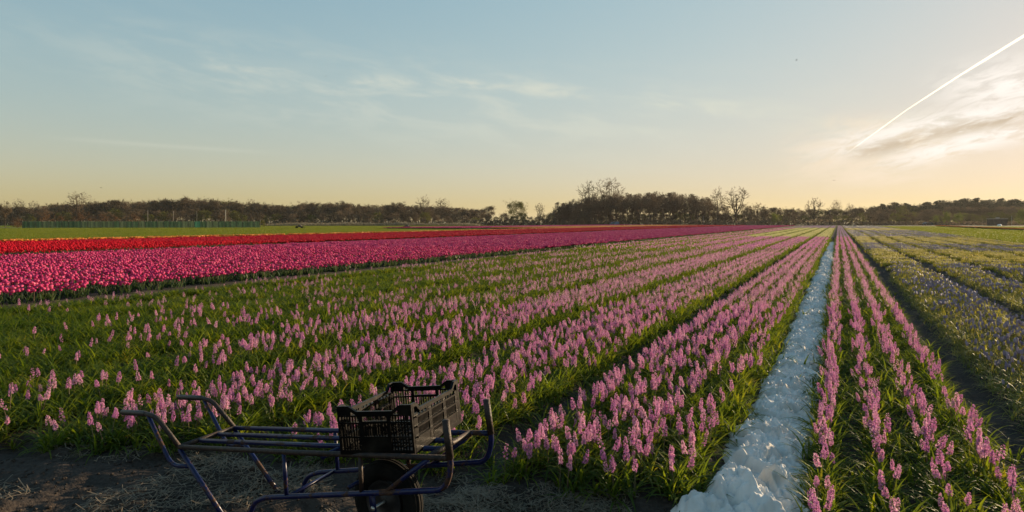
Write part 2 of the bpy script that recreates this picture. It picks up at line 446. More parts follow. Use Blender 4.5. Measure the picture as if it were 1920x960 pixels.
def joined(*bs):
    b = MB()
    for i, x in enumerate(bs): b.join(x, [i] * 8)
    return b
RR = random.Random(3)
HY0 = [hyacinth_parts(RR, 0) for _ in range(12)]
HY1 = [hyacinth_parts(RR, 1) for _ in range(6)]
HY2 = [hyacinth_parts(RR, 2) for _ in range(4)]
LF0 = [clump(RR, 10, .17, .29, .0132, 5, .35, (35, 88), (45, 125), spread=.03) for _ in range(4)]
LF1 = [clump(RR, 7, .17, .28, .015, 3, 0) for _ in range(3)]
LF2 = [clump(RR, 8, .17, .28, .021, 2, 0, spread=.05) for _ in range(3)]
LIM1, LIM2 = 11.0, 34.0                                     # depths where the plants change to simpler ones

# grape hyacinth: small bell spike among narrow arching leaves
def muscari_parts(R, lod):
    h = R.uniform(.11, .16); L_ = R.uniform(.032, .045); lean = (R.uniform(-.15, .15), R.uniform(-.15, .15))
    sp = MB(); n = {0: 26, 1: 10}[lod]
    for i in range(n):
        t = (i + .5) / n; a = i * 2.4; hh = h - L_ * .4 + L_ * t; r = .0115 * math.sqrt(max(.05, 1 - (2 * t - .85) ** 2 * .7))
        c = Vector((math.cos(a) * r * .8 + lean[0] * hh, math.sin(a) * r * .8 + lean[1] * hh, hh)); s_ = .0054 if lod == 0 else .0095
        sp.add([c + Vector((s_, 0, 0)), c + Vector((-s_ * .5, s_ * .87, 0)), c + Vector((-s_ * .5, -s_ * .87, 0)), c + Vector((0, 0, s_ * 1.2)), c - Vector((0, 0, s_ * 1.2))],
               [(0, 1, 3), (1, 2, 3), (2, 0, 3), (1, 0, 4), (2, 1, 4), (0, 2, 4)], 0)
    st = MB(); st.tube([(0, 0, -.01), (lean[0] * h, lean[1] * h, h)], [.0022, .0018], 3, 0, False)
    lf = clump(R, 7 if lod == 0 else 6, .12, .22, .0062 if lod == 0 else .009, 4 if lod == 0 else 3, 0, (35, 85), (50, 130), 0, .025)
    return sp, st, lf
MU0 = [muscari_parts(RR, 0) for _ in range(6)]
MU1 = [muscari_parts(RR, 1) for _ in range(4)]
ML0 = [clump(RR, 9, .13, .24, .0065, 4, 0, (25, 80), (50, 130), 0, .04) for _ in range(3)]

def patch(R, make, n, rad, K):
    b = MB()
    for i in range(n):
        a = R.random() * 6.28; r = rad * math.sqrt(R.random())
        M = Matrix.Translation((r * math.cos(a), r * math.sin(a), 0)) @ Matrix.Rotation(R.random() * 6.28, 4, 'Z')
        b.join(make(R), None, M)
    return b
def muscari_far(R):
    b = MB(); h = R.uniform(.11, .15); s_ = .016
    b.add([(s_, 0, h), (-s_ * .5, s_ * .87, h), (-s_ * .5, -s_ * .87, h), (0, 0, h + .03), (0, 0, h - .02)], [(0, 1, 3), (1, 2, 3), (2, 0, 3), (1, 0, 4), (2, 1, 4), (0, 2, 4)], 0)
    b.join(clump(R, 5, .13, .2, .017, 2, 0, (35, 85), (50, 120)), [2] * 3); return b
MU2 = [patch(RR, muscari_far, 11, .24, 0) for _ in range(4)]

def tulip_parts(R, kind, lod):
    if kind == 'pink': h, bw, bh = R.uniform(.19, .25), R.uniform(.031, .037), R.uniform(.045, .055)
    else: h, bw, bh = R.uniform(.27, .34), R.uniform(.029, .035), R.uniform(.055, .07)
    b = MB(); lean = Vector((R.uniform(-.1, .1), R.uniform(-.1, .1), 1)); top = lean * h
    n = 6 if lod == 0 else 5
    prof = [(.25, 0), (.85, .22), (1.0, .5), (.86, .8), (.5, 1.0)] if lod == 0 else [(.4, 0), (1.0, .4), (.55, 1.0)]
    vs = []; ph = R.random()
    for (r, t) in prof:
        for j in range(n):
            a = 2 * math.pi * j / n + ph; rj = bw * r * (1 + (.16 if j % 2 else -.06) * (t > .1)) * R.uniform(.92, 1.08)
            vs.append(top + Vector((math.cos(a) * rj, math.sin(a) * rj, bh * t * (1 + (.12 if j % 2 else -.05) * (t > .7)))))
    k = len(prof)
    fs = [(i * n + j, i * n + (j + 1) % n, (i + 1) * n + (j + 1) % n, (i + 1) * n + j) for i in range(k - 1) for j in range(n)]
    if kind == 'pink':                                    # double flower: a ruffled heart fills the cup
        c0 = len(vs); vs.append(top + Vector((0, 0, bh * 1.12))); fs += [((k - 1) * n + j, (k - 1) * n + (j + 1) % n, c0) for j in range(n)]
    b.add(vs, fs, 0)
    st = MB(); st.tube([(0, 0, -.01), top + Vector((0, 0, .004))], [.0035, .003], 3, 0, False)
    lf = clump(R, 3 if lod == 0 else 2, h * .85, h * 1.1, .034, 3 if lod == 0 else 2, 0, (62, 84), (15, 60), 0, .01)
    return b, st, lf
def tulip_far(kind):
    def f(R):
        b = MB(); h = R.uniform(.19, .25) if kind == 'pink' else R.uniform(.27, .34); w = .047; g = .06
        vs = [(w * r_ * math.cos(j * 1.2566), w * r_ * math.sin(j * 1.2566), h + g * t_) for r_, t_ in ((.5, 0), (1, .35), (.9, .8)) for j in range(5)] + [(0, 0, h + g * 1.02)]
        b.add(vs, [(i * 5 + j, i * 5 + (j + 1) % 5, i * 5 + 5 + (j + 1) % 5, i * 5 + 5 + j) for i in range(2) for j in range(5)] + [(10 + j, 10 + (j + 1) % 5, 15) for j in range(5)], 0)
        b.join(clump(R, 2, h * .8, h, .04, 1, 0, (60, 84), (10, 40)), [2] * 3)
        return b
    return f
PT0 = [tulip_parts(RR, 'pink', 0) for _ in range(6)]; RT0 = [tulip_parts(RR, 'red', 0) for _ in range(6)]
PT2 = [patch(RR, tulip_far('pink'), 16, .27, 0) for _ in range(4)]; RT2 = [patch(RR, tulip_far('red'), 16, .27, 0) for _ in range(4)]
def tuft(R):
    b = MB()
    for i in range(70):
        a = R.random() * 6.28; r = .75 * math.sqrt(R.random())
        leaf_blade(b, (r * math.cos(a), r * math.sin(a), -.01), R.random() * 6.28, R.uniform(.12, .26), .022, math.radians(R.uniform(45, 85)), math.radians(R.uniform(10, 60)), 0, 2, 0)
    return b
GT = [tuft(RR) for _ in range(4)]

def scatter(name, protos, pts, rz, sc, idx, label, tilt=None):
    """one object: a point set whose geometry nodes place the given plants"""
    n = len(pts)
    me = bpy.data.meshes.new(name); me.vertices.add(n); me.vertices.foreach_set('co', np.asarray(pts, np.float32).ravel())
    rot = np.zeros((n, 3), np.float32); rot[:, 2] = rz
    if tilt is not None: rot[:, :2] = tilt
    me.attributes.new('turn', 'FLOAT_VECTOR', 'POINT').data.foreach_set('vector', rot.ravel())
    s3 = np.asarray(sc, np.float32); s3 = np.stack([s3] * 3, 1) if s3.ndim == 1 else s3
    me.attributes.new('size', 'FLOAT_VECTOR', 'POINT').data.foreach_set('vector', s3.ravel())
    me.attributes.new('kind_id', 'INT', 'POINT').data.foreach_set('value', np.asarray(idx, np.int32))
    me.update()
    ng = bpy.data.node_groups.new(name, 'GeometryNodeTree')
    ng.interface.new_socket('Geometry', in_out='INPUT', socket_type='NodeSocketGeometry')
    ng.interface.new_socket('Geometry', in_out='OUTPUT', socket_type='NodeSocketGeometry')
    N, L = ng.nodes, ng.links
    gi, go = N.new('NodeGroupInput'), N.new('NodeGroupOutput'); jn = N.new('GeometryNodeJoinGeometry')
    def attr(nm, ty):
        a = N.new('GeometryNodeInputNamedAttribute'); a.data_type = ty; a.inputs['Name'].default_value = nm
        return a.outputs['Attribute']
    at_r, at_s, at_i = attr('turn', 'FLOAT_VECTOR'), attr('size', 'FLOAT_VECTOR'), attr('kind_id', 'INT')
    for k, o in enumerate(protos):
        inf = N.new('GeometryNodeObjectInfo'); inf.inputs['Object'].default_value = o; inf.inputs['As Instance'].default_value = False
        cmp_ = N.new('FunctionNodeCompare'); cmp_.data_type = 'INT'; cmp_.operation = 'EQUAL'
        ii = [s for s in cmp_.inputs if s.type == 'INT']; L.new(at_i, ii[0]); ii[1].default_value = k
        ip = N.new('GeometryNodeInstanceOnPoints')
        L.new(gi.outputs[0], ip.inputs['Points']); L.new(inf.outputs['Geometry'], ip.inputs['Instance'])
        L.new(cmp_.outputs[0], ip.inputs['Selection']); L.new(at_r, ip.inputs['Rotation']); L.new(at_s, ip.inputs['Scale'])
        L.new(ip.outputs[0], jn.inputs[0])
    L.new(jn.outputs[0], go.inputs[0])
    o = link(name, me, kind='stuff', label=label)
    md = o.modifiers.new('scatter', 'NODES'); md.node_group = ng
    return o

def in_view(p, q, pad=160):
    x, y, zc = to_px(p, q, .15)
    return (zc > .8) & (x > -pad - 900 / np.maximum(zc, 1)) & (x < 1920 + pad + 900 / np.maximum(zc, 1))

# ------------------------------------------------------------------ hyacinth beds
BEDS = [(.385, .295)] + [(-1.32, .315)] + [((PATHS[i] + PATHS[i + 1]) / 2, .325) for i in range(5, -1, -1)] + [(-12.45, .2)]
hp, hq, hb = [], [], []
for bi, (c, gap) in enumerate(BEDS):
    rows = [-1.5, -.5, .5, 1.5] if bi < 8 else [-1, 0, 1]
    for ri, k in enumerate(rows):
        q0 = 1.9 if bi == 0 else float(q_end(c + gap * k))
        q = q0
        while q < FIELD_END:
            zc = q * D2[1] + c * D2[0]
            step = (.026 if 0 < bi < 4 else .036) if zc < 30 else (.07 if zc < 70 else .15)
            q += step * rng.uniform(.7, 1.3)
            hp.append(c + gap * k + rng.normal(0, .028 if bi == 0 else .05)); hq.append(q); hb.append(bi)
hp, hq, hb = map(np.array, (hp, hq, hb))
keep = in_view(hp, hq); hp, hq, hb = hp[keep], hq[keep], hb[keep]
dens = np.interp(-hp, [-1.2, .6, .9, 1.2, 3.3, 4.2, 5.0, 5.8, 7.0, 8.5, 10, 13], [.70, .60, .62, .9, .92, .86, .72, .52, .30, .22, .17, .12])
dens = dens * (1 + np.clip(hq - 8, 0, 40) / 26 * np.interp(-hp, [3, 6, 13], [0, .9, 1.1]))
patchy = fbm(hp * 1.1 + 40, hq * .7, 3)
dens = np.clip(dens + (patchy - .47) * np.where(hb == 0, .9, 1.0), .02, .95)
dens = np.where((hb == 1) & (hp > -.93), dens * .55, dens)                  # greener edges beside the furrows
edge = np.min([np.abs(hp - c) for c in PATHS], axis=0)
dens = np.where((edge < .36) & (hb > 1), dens * .35, dens)
dens = np.where((hq < q_end(hp) + .2) & (hb > 0), dens * .7, dens)
dens = np.where((hb == 0) & (hq < 4.6), dens * .65, dens)
flow = rng.random(len(hp)) < dens
hz = gz(hp, hq)
hx, hy_, hzc = to_px(hp, hq, hz + .18)
cream = flow & (((hb > 0) & (hp > -8.5) & (hq > 66) & (hq < 165)))
lilac = flow & ~cream & ((hq > 68) & ((hb == 0) | (hq > 165)))
pink = flow & ~cream & ~lilac
sc = rng.uniform(.76, 1.06, len(hp)); rz = rng.uniform(0, 6.283, len(hp))
lod = np.where(hzc < LIM1, 0, np.where(hzc < LIM2, 1, 2))
far_w = np.where(hzc > 70, 1.4, np.where(hzc > LIM2, 1.15, 1.0))
# the 300 that show largest are plants of their own
vis = pink & (hx > 4) & (hx < 1916) & (hy_ > 420) & (hy_ < 958) & (hzc > 1)
behind = (hx > 640) & (hx < 868) & (hy_ > 745) & (hy_ < 960)                # hidden by crate and wheel
cand = np.where(vis & ~behind)[0]; cand = cand[np.argsort(hzc[cand])]
IND_H = cand[:300]
single = np.zeros(len(hp), bool); single[IND_H] = True

HPM = []
for sp, st, lf in HY0:
    HPM.append((sp.mesh('flower_spike', [M_pink]), st.mesh('stalk', [M_stalk]), lf.mesh('leaves', [M_leaf], True)))
ROWN = ['first', 'second', 'third', 'fourth']
def hy_label(p, q, bi):
    if bi == 0:
        k = int(np.clip(round((p - .385) / .295 + 1.5), 0, 3))
        return (f'pink hyacinth spike in the {ROWN[k]} row right of the white sheet', f'pink hyacinths of the {ROWN[k]} row right of the sheet')
    if bi == 1:
        k = 3 - int(np.clip(round((p + 1.32) / .315 + 1.5), 0, 3))
        return (f'pink hyacinth spike in the {ROWN[k]} row left of the white sheet', f'pink hyacinths of the {ROWN[k]} row left of the sheet')
    if bi == 2: return ('pink hyacinth spike in the dense bed just behind the black crate', 'pink hyacinths behind the black crate')
    if p > -5.4: return ('pink hyacinth spike among green leaves behind the barrow deck and handles', 'pink hyacinths behind the barrow deck')
    return ('pink hyacinth spike standing sparsely in the green beds left of the barrow handles', 'sparse pink hyacinths left of the barrow')
for n_, i in enumerate(IND_H):
    lab, grp = hy_label(hp[i], hq[i], hb[i]); ms = HPM[i % 12]
    r = link('pink_hyacinth', None, None, (hp[i], hq[i], hz[i]), (rng.normal(0, .11), rng.normal(0, .11), rz[i]), (sc[i],) * 3, label=lab, category='hyacinth', group=grp)
    link('flower_spike', ms[0], r); link('stalk', ms[1], r); link('leaves', ms[2], r)

def hy_scatter(name, sel, petal, label):
    protos = []
    for lodk, src in ((0, HY0), (1, HY1), (2, HY2)):
        for s_ in src: protos.append(proto(name + '_plant', joined(*s_), [petal, M_stalk, M_leaf]))
    i = np.where(sel)[0]
    r = rng.integers(0, 1 << 20, len(i)); l = lod[i]
    idx = np.where(l == 0, r % 12, np.where(l == 1, 12 + r % 6, 18 + r % 4))
    s3 = np.stack([sc[i] * far_w[i], sc[i] * far_w[i], sc[i]], 1)
    scatter(name, protos, np.stack([hp[i], hq[i], hz[i]], 1), rz[i], s3, idx, label, rng.normal(0, .12, (len(i), 2)))
hy_scatter('pink_hyacinth_rows', pink & ~single, M_pink, 'rows of pink hyacinths receding towards the far trees')
hy_scatter('cream_hyacinth_rows', cream, M_cream, 'far block of pale yellow hyacinths beyond the pink rows')
hy_scatter('lilac_hyacinth_rows', lilac, M_lilac, 'far block of pale lilac hyacinths at the end of the rows')
i = np.where(~flow)[0]
# extra leaves between the flowering plants
ex = rng.random(len(hp)) < np.where(hb == 0, .5, .7); j = np.where(ex & (hzc < 60))[0]
lp = np.concatenate([hp[i], hp[j] + rng.normal(0, .11, len(j))]); lq = np.concatenate([hq[i], hq[j] + rng.normal(0, .04, len(j))])
ll = np.concatenate([lod[i], lod[j]]); r = rng.integers(0, 1 << 20, len(lp))
protos = [proto('leaf_clump', b, [M_leaf], True) for b in LF0 + LF1 + LF2]
s_ = rng.uniform(.8, 1.15, len(lp)); w_ = np.concatenate([far_w[i], far_w[j]])
scatter('hyacinth_leaves', protos, np.stack([lp, lq, gz(lp, lq)], 1), rng.uniform(0, 6.28, len(lp)), np.stack([s_ * w_, s_ * w_, s_], 1),
        np.where(ll == 0, r % 4, np.where(ll == 1, 4 + r % 3, 7 + r % 3)), 'narrow green hyacinth leaves without flowers filling the beds')

# ------------------------------------------------------------------ grape hyacinth beds on the right
def area(p0, p1, q0, q1, dfun):
    """points over a strip with a density per square metre that depends on depth"""
    out = []
    q = q0
    while q < q1:
        dq = max(.5, .06 * q); zc = max(1.0, q * D2[1] + (p0 + p1) / 2 * D2[0])
        n = rng.poisson(dfun(zc) * (p1 - p0) * dq)
        out.append(np.stack([rng.uniform(p0, p1, n), rng.uniform(q, q + dq, n)], 1)); q += dq
    a = np.concatenate(out); a = a[a[:, 1] < q1]; return a[in_view(a[:, 0], a[:, 1])]
def off_paths(a, w):
    return a[np.min([np.abs(a[:, 0] - c) for c in PATHS], axis=0) > w]
near = off_paths(area(1.42, 11.2, 2.2, 26, lambda z: 110 if z < 24 else 0), .24)
x_, y_, zc_ = to_px(near[:, 0], near[:, 1], .12); near = near[zc_ < 20]; zc_ = zc_[zc_ < 20]
farm = off_paths(area(1.42, 11.2, 6, FIELD_END, lambda z: 0 if z < 18 else (10 if z < 60 else 4.5)), .30)
x_, y_, zf_ = to_px(farm[:, 0], farm[:, 1], .12); farm = farm[zf_ >= 20]
def block_pale(q, p): 
    q = q + (fbm(p * .8, q * .1, 2) - .45) * 3
    return ((q > 27) & (q < 40)) | ((q > 51) & (q < 72)) | ((q > 126) & (q < 160))
kp = rng.random(len(near)) < np.clip(.62 + (fbm(near[:, 0] * 1.3, near[:, 1] * .8, 3) - .46) * 2.2 - (near[:, 0] < 1.75) * .4, 0, 1)
fl = near[kp]; gl = near[~kp]; zl = zc_[kp]
palen = rng.random(len(fl)) < np.interp(fl[:, 1], [0, 14, 20, 27], [.02, .05, .35, .8]) * (fbm(fl[:, 0] * .9, fl[:, 1] * .3, 2) > .42)
bl = fl[~palen]; zb = zl[~palen]; wl = fl[palen]
bx, by, bz_ = to_px(bl[:, 0], bl[:, 1], .13)
ok = np.where((bx > 4) & (bx < 1916) & (by < 956))[0]; ok = ok[np.argsort(bz_[ok])][:300]
mk = np.zeros(len(bl), bool); mk[ok] = True
MPM = [(a.mesh('bell_spike', [M_blue]), joined(MB(), s__, l_).mesh('leaves', [M_blue, M_stalk, M_mleaf], True)) for a, s__, l_ in MU0]
for i in ok:
    ms = MPM[i % 6]
    r = link('grape_hyacinth', None, None, (bl[i, 0], bl[i, 1], float(gz(bl[i, 0], bl[i, 1]))), (0, 0, rng.uniform(0, 6.28)), (rng.uniform(.9, 1.25),) * 3,
             label='small blue grape hyacinth among pale arching leaves, in the bed beyond the dark furrow', category='grape hyacinth', group='blue grape hyacinths beyond the dark furrow')
    link('bell_spike', ms[0], r); link('leaves', ms[1], r)
def mu_scatter(name, a, far, petal, label):
    protos = [proto(name + '_plant', joined(*s__), [petal, M_stalk, M_mleaf]) for s__ in MU0 + MU1] + [proto(name + '_patch', b, [petal, M_stalk, M_mleaf]) for b in MU2]
    x__, y__, z__ = to_px(a[:, 0], a[:, 1], .1); r = rng.integers(0, 1 << 20, len(a))
    idx = np.where(z__ < 8, r % 6, 6 + r % 4)
    pts = np.concatenate([np.column_stack([a, gz(a[:, 0], a[:, 1])]), np.column_stack([far, gz(far[:, 0], far[:, 1])])])
    zf = to_px(far[:, 0], far[:, 1], .1)[2]
    sc_ = np.concatenate([rng.uniform(.9, 1.25, len(a)), rng.uniform(.95, 1.2, len(far)) * np.where(zf > 60, 1.3, 1)])
    idx = np.concatenate([idx, 10 + rng.integers(0, 4, len(far))])
    scatter(name, protos, pts, rng.uniform(0, 6.28, len(pts)), sc_, idx, label)
pf = block_pale(farm[:, 1], farm[:, 0]); mixn = rng.random(len(farm)); pf = np.where(mixn < .12, ~pf, pf)
mu_scatter('grape_hyacinth_rows', bl[~mk], farm[~pf], M_blue, 'bands of blue grape hyacinths across the right-hand field')
mu_scatter('pale_grape_hyacinth_rows', wl, farm[pf], M_white, 'bands of pale cream grape hyacinths across the right-hand field')
ed = []
for c in (1.42, 3.0, 2.5, 4.4, 3.9):                                            # long leaves hang over the furrow edges
    n = 700 if c < 2 else 260
    ed.append(np.stack([rng.normal(c + .04, .07, n), 2 + 20 * rng.random(n) ** 1.3], 1))
gl = np.concatenate([gl] + ed)
protos = [proto('narrow_leaf_clump', b, [M_mleaf]) for b in ML0]
scatter('grape_hyacinth_leaves', protos, np.column_stack([gl, gz(gl[:, 0], gl[:, 1])]), rng.uniform(0, 6.28, len(gl)), rng.uniform(.9, 1.3, len(gl)), rng.integers(0, 3, len(gl)),
        'pale narrow grape hyacinth leaves arching over the edge of the furrow')

# ------------------------------------------------------------------ tulip strips on the left
def tulips(name, parts, patches, petal, p0, p1, lim, dn, label, ilabel, icat, igrp, rows=True):
    a = area(p0, p1, -4, 60, lambda z: dn)
    x__, y__, z__ = to_px(a[:, 0], a[:, 1], .25); a = a[z__ < lim]
    f = area(p0, p1, 2, FIELD_END - 6, lambda z: 0 if z < lim - 5 else (8.0 if z < 90 else 6.5))
    x__, y__, zf = to_px(f[:, 0], f[:, 1], .25); f = f[zf >= lim]; zf = zf[zf >= lim]
    x__, y__, z__ = to_px(a[:, 0], a[:, 1], .25)
    ok = np.where((x__ > 2) & (x__ < 1918) & (z__ > 1))[0]; ok = ok[np.argsort(z__[ok])][:300]
    mk = np.zeros(len(a), bool); mk[ok] = True
    ms = [(b.mesh('bloom', [petal], True), joined(MB(), s__, l_).mesh('stem_and_leaves', [petal, M_stalk, M_tleaf], True)) for b, s__, l_ in parts]
    for i in ok:
        r = link(name, None, None, (a[i, 0], a[i, 1], float(gz(a[i, 0], a[i, 1]))), (rng.normal(0, .07), rng.normal(0, .07), rng.uniform(0, 6.28)), (rng.uniform(.76, 1.16),) * 3, label=ilabel, category=icat, group=igrp)
        link('bloom', ms[i % 6][0], r); link('stem', ms[i % 6][1], r)
    protos = [proto(name + '_plant', joined(*s__), [petal, M_stalk, M_tleaf], True) for s__ in parts] + [proto(name + '_patch', b, [petal, M_stalk, M_tleaf]) for b in patches]
    a = a[~mk]
    pts = np.concatenate([np.column_stack([a, gz(a[:, 0], a[:, 1])]), np.column_stack([f, gz(f[:, 0], f[:, 1])])])
    idx = np.concatenate([rng.integers(0, 6, len(a)), 6 + rng.integers(0, 4, len(f))])
    sc_ = np.concatenate([rng.uniform(.76, 1.16, len(a)), np.where(zf > 90, 1.3, 1.0)])
    s3 = np.stack([sc_, sc_, np.minimum(sc_, 1.1)], 1)
    scatter(name + '_strip', protos, pts, rng.uniform(0, 6.28, len(pts)), s3, idx, label, rng.normal(0, .07, (len(pts), 2)))
tulips('pink_tulip', PT0, PT2, M_ptulip, -29.9, -14.2, 34, 62, 'broad strip of pink tulips running from the left edge to the far trees',
       'low pink double tulip in the front of the pink strip at the left edge', 'tulip', 'pink tulips nearest the bare dirt path')
tulips('red_tulip', RT0, RT2, M_rtulip, -46.5, -31.2, 40, 50, 'strip of red tulips behind the pink tulips',
       'red tulip in the front of the red strip behind the pink tulips', 'tulip', 'red tulips behind the pink strip')
def far_strip(name, petal, polys, dn, label):
    f = np.concatenate([area(p0, p1, q0, q1, lambda z: dn) for p0, p1, q0, q1 in polys])
    protos = [proto(name + '_patch', b, [petal, M_stalk, M_tleaf]) for b in RT2]
    scatter(name, protos, np.column_stack([f, gz(f[:, 0], f[:, 1])]), rng.uniform(0, 6.28, len(f)), np.full(len(f), 1.25), rng.integers(0, 4, len(f)), label)
far_strip('orange_tulip_strip', M_otulip, [(-48.0, -47.0, 2, DR[1]), (-66, -47, DR[1], 252)], 5, 'orange tulips behind the red strip, broader in the distance')
far_strip('far_pink_tulip_strip', M_ptulip, [(-88, -67, (DL[1] + DR[1]) / 2 - 2, 252)], 4.5, 'thin far strip of pink tulips before the wood')
far_strip('thin_orange_tulip_strip', M_otulip, [(28.4, 30.2, 20, 250)], 5, 'thin orange line of tulips across the green crop on the right')

def grass_scatter(name, polys, dn, label):
    f = np.concatenate([area(p0, p1, q0, q1, dn) for p0, p1, q0, q1 in polys])
    protos = [proto('grass_tuft', b, [M_grass]) for b in GT]
    scatter(name, protos, np.column_stack([f, np.full(len(f), .015)]), rng.uniform(0, 6.28, len(f)), rng.uniform(.8, 1.2, len(f)), rng.integers(0, 4, len(f)), label)
grass_scatter('grass', [(-170, -48.8, 0, DL[1] - 2), (-260, -92, DL[1] - 2, 246), (-88, -54, DL[1] - 2, DL[1] + 3)], lambda z: 1.4 if z < 110 else .9, 'short yellow-green grass of the field left of the red tulips')
grass_scatter('crop_leaves', [(12, 16.1, 6, 252), (17, 27.9, 10, 252), (30.8, 110, 20, 252)], lambda z: 1.6 if z < 90 else .9, 'low green crop leaves in the strips on the right')

# ------------------------------------------------------------------ straw and clods on the headland
def build_straw():
    b = MB(); n = 0
    spots = [(-1.75, 2.85, .55, 1500), (-1.1, 3.3, .45, 1100), (-2.6, 2.75, .5, 1500), (-4.6, 2.2, .5, 900), (-4.0, 2.9, .35, 700), (-3.4, 2.2, .4, 600), (-3.0, 3.1, .35, 800), (-5.3, 2.4, .4, 500), (-.9, 3.75, .2, 250), (-2.2, 3.3, .4, 700)]
    spots += [(-1.3, 3.05, .5, 1500), (-.95, 3.45, .3, 700), (-2.2, 2.3, .6, 1200)]
    for (cx, cy, s_, k) in spots:
        for _ in range(int(k * 1.6)):
            x, y = rng.normal(cx, s_), rng.normal(cy, s_ * .6)
            if y > q_end(x) + .12 or fbm(np.array([x * 2.2]), np.array([y * 2.2]), 3)[0] < .40: continue
            L_ = rng.uniform(.03, .16); a = rng.uniform(0, 6.28); w = rng.uniform(.0012, .0028)
            z = float(gz(x, y)) + rng.uniform(.002, .022)
            d = np.array([math.cos(a), math.sin(a)]); e = np.array([-d[1], d[0]]) * w
            bend = rng.normal(0, .02); t1, t2 = rng.normal(0, .012, 2)
            mid = np.array([x, y]) + np.array([-d[1], d[0]]) * bend
            A = np.array([x, y]) - d * L_ / 2; B = np.array([x, y]) + d * L_ / 2
            b.add([(*(A + e), z + t1), (*(A - e), z + t1 + .001), (*(mid - e), z + .004), (*(mid + e), z + .003), (*(B - e), z + t2), (*(B + e), z + t2)],
                  [(0, 1, 2, 3), (3, 2, 4, 5)])
    link('straw', b.mesh('straw', [M_straw]), kind='stuff', label='dry straw strewn over the dark soil around the barrow')
    c = MB()
    for _ in range(2600):
        x, y = rng.uniform(-5.8, -.7), rng.uniform(1.6, 3.7)
        if y > q_end(x): continue
        s_ = rng.uniform(.004, .014) * (2.5 if rng.random() < .04 else 1); z = float(gz(x, y)) + s_ * .2
        vs = [Vector(v) * s_ * rng.uniform(.7, 1.3) + Vector((x, y, z)) for v in ((1, 0, 0), (0, 1, 0), (-1, 0, 0), (0, -1, 0), (.2, .1, .8), (0, 0, -.6))]
        c.add(vs, [(0, 1, 4), (1, 2, 4), (2, 3, 4), (3, 0, 4), (1, 0, 5), (2, 1, 5), (3, 2, 5), (0, 3, 5)])
    link('soil_clods', c.mesh('soil_clods', [M_soil], True), kind='stuff', label='loose dark clods of soil on the headland')
build_straw()

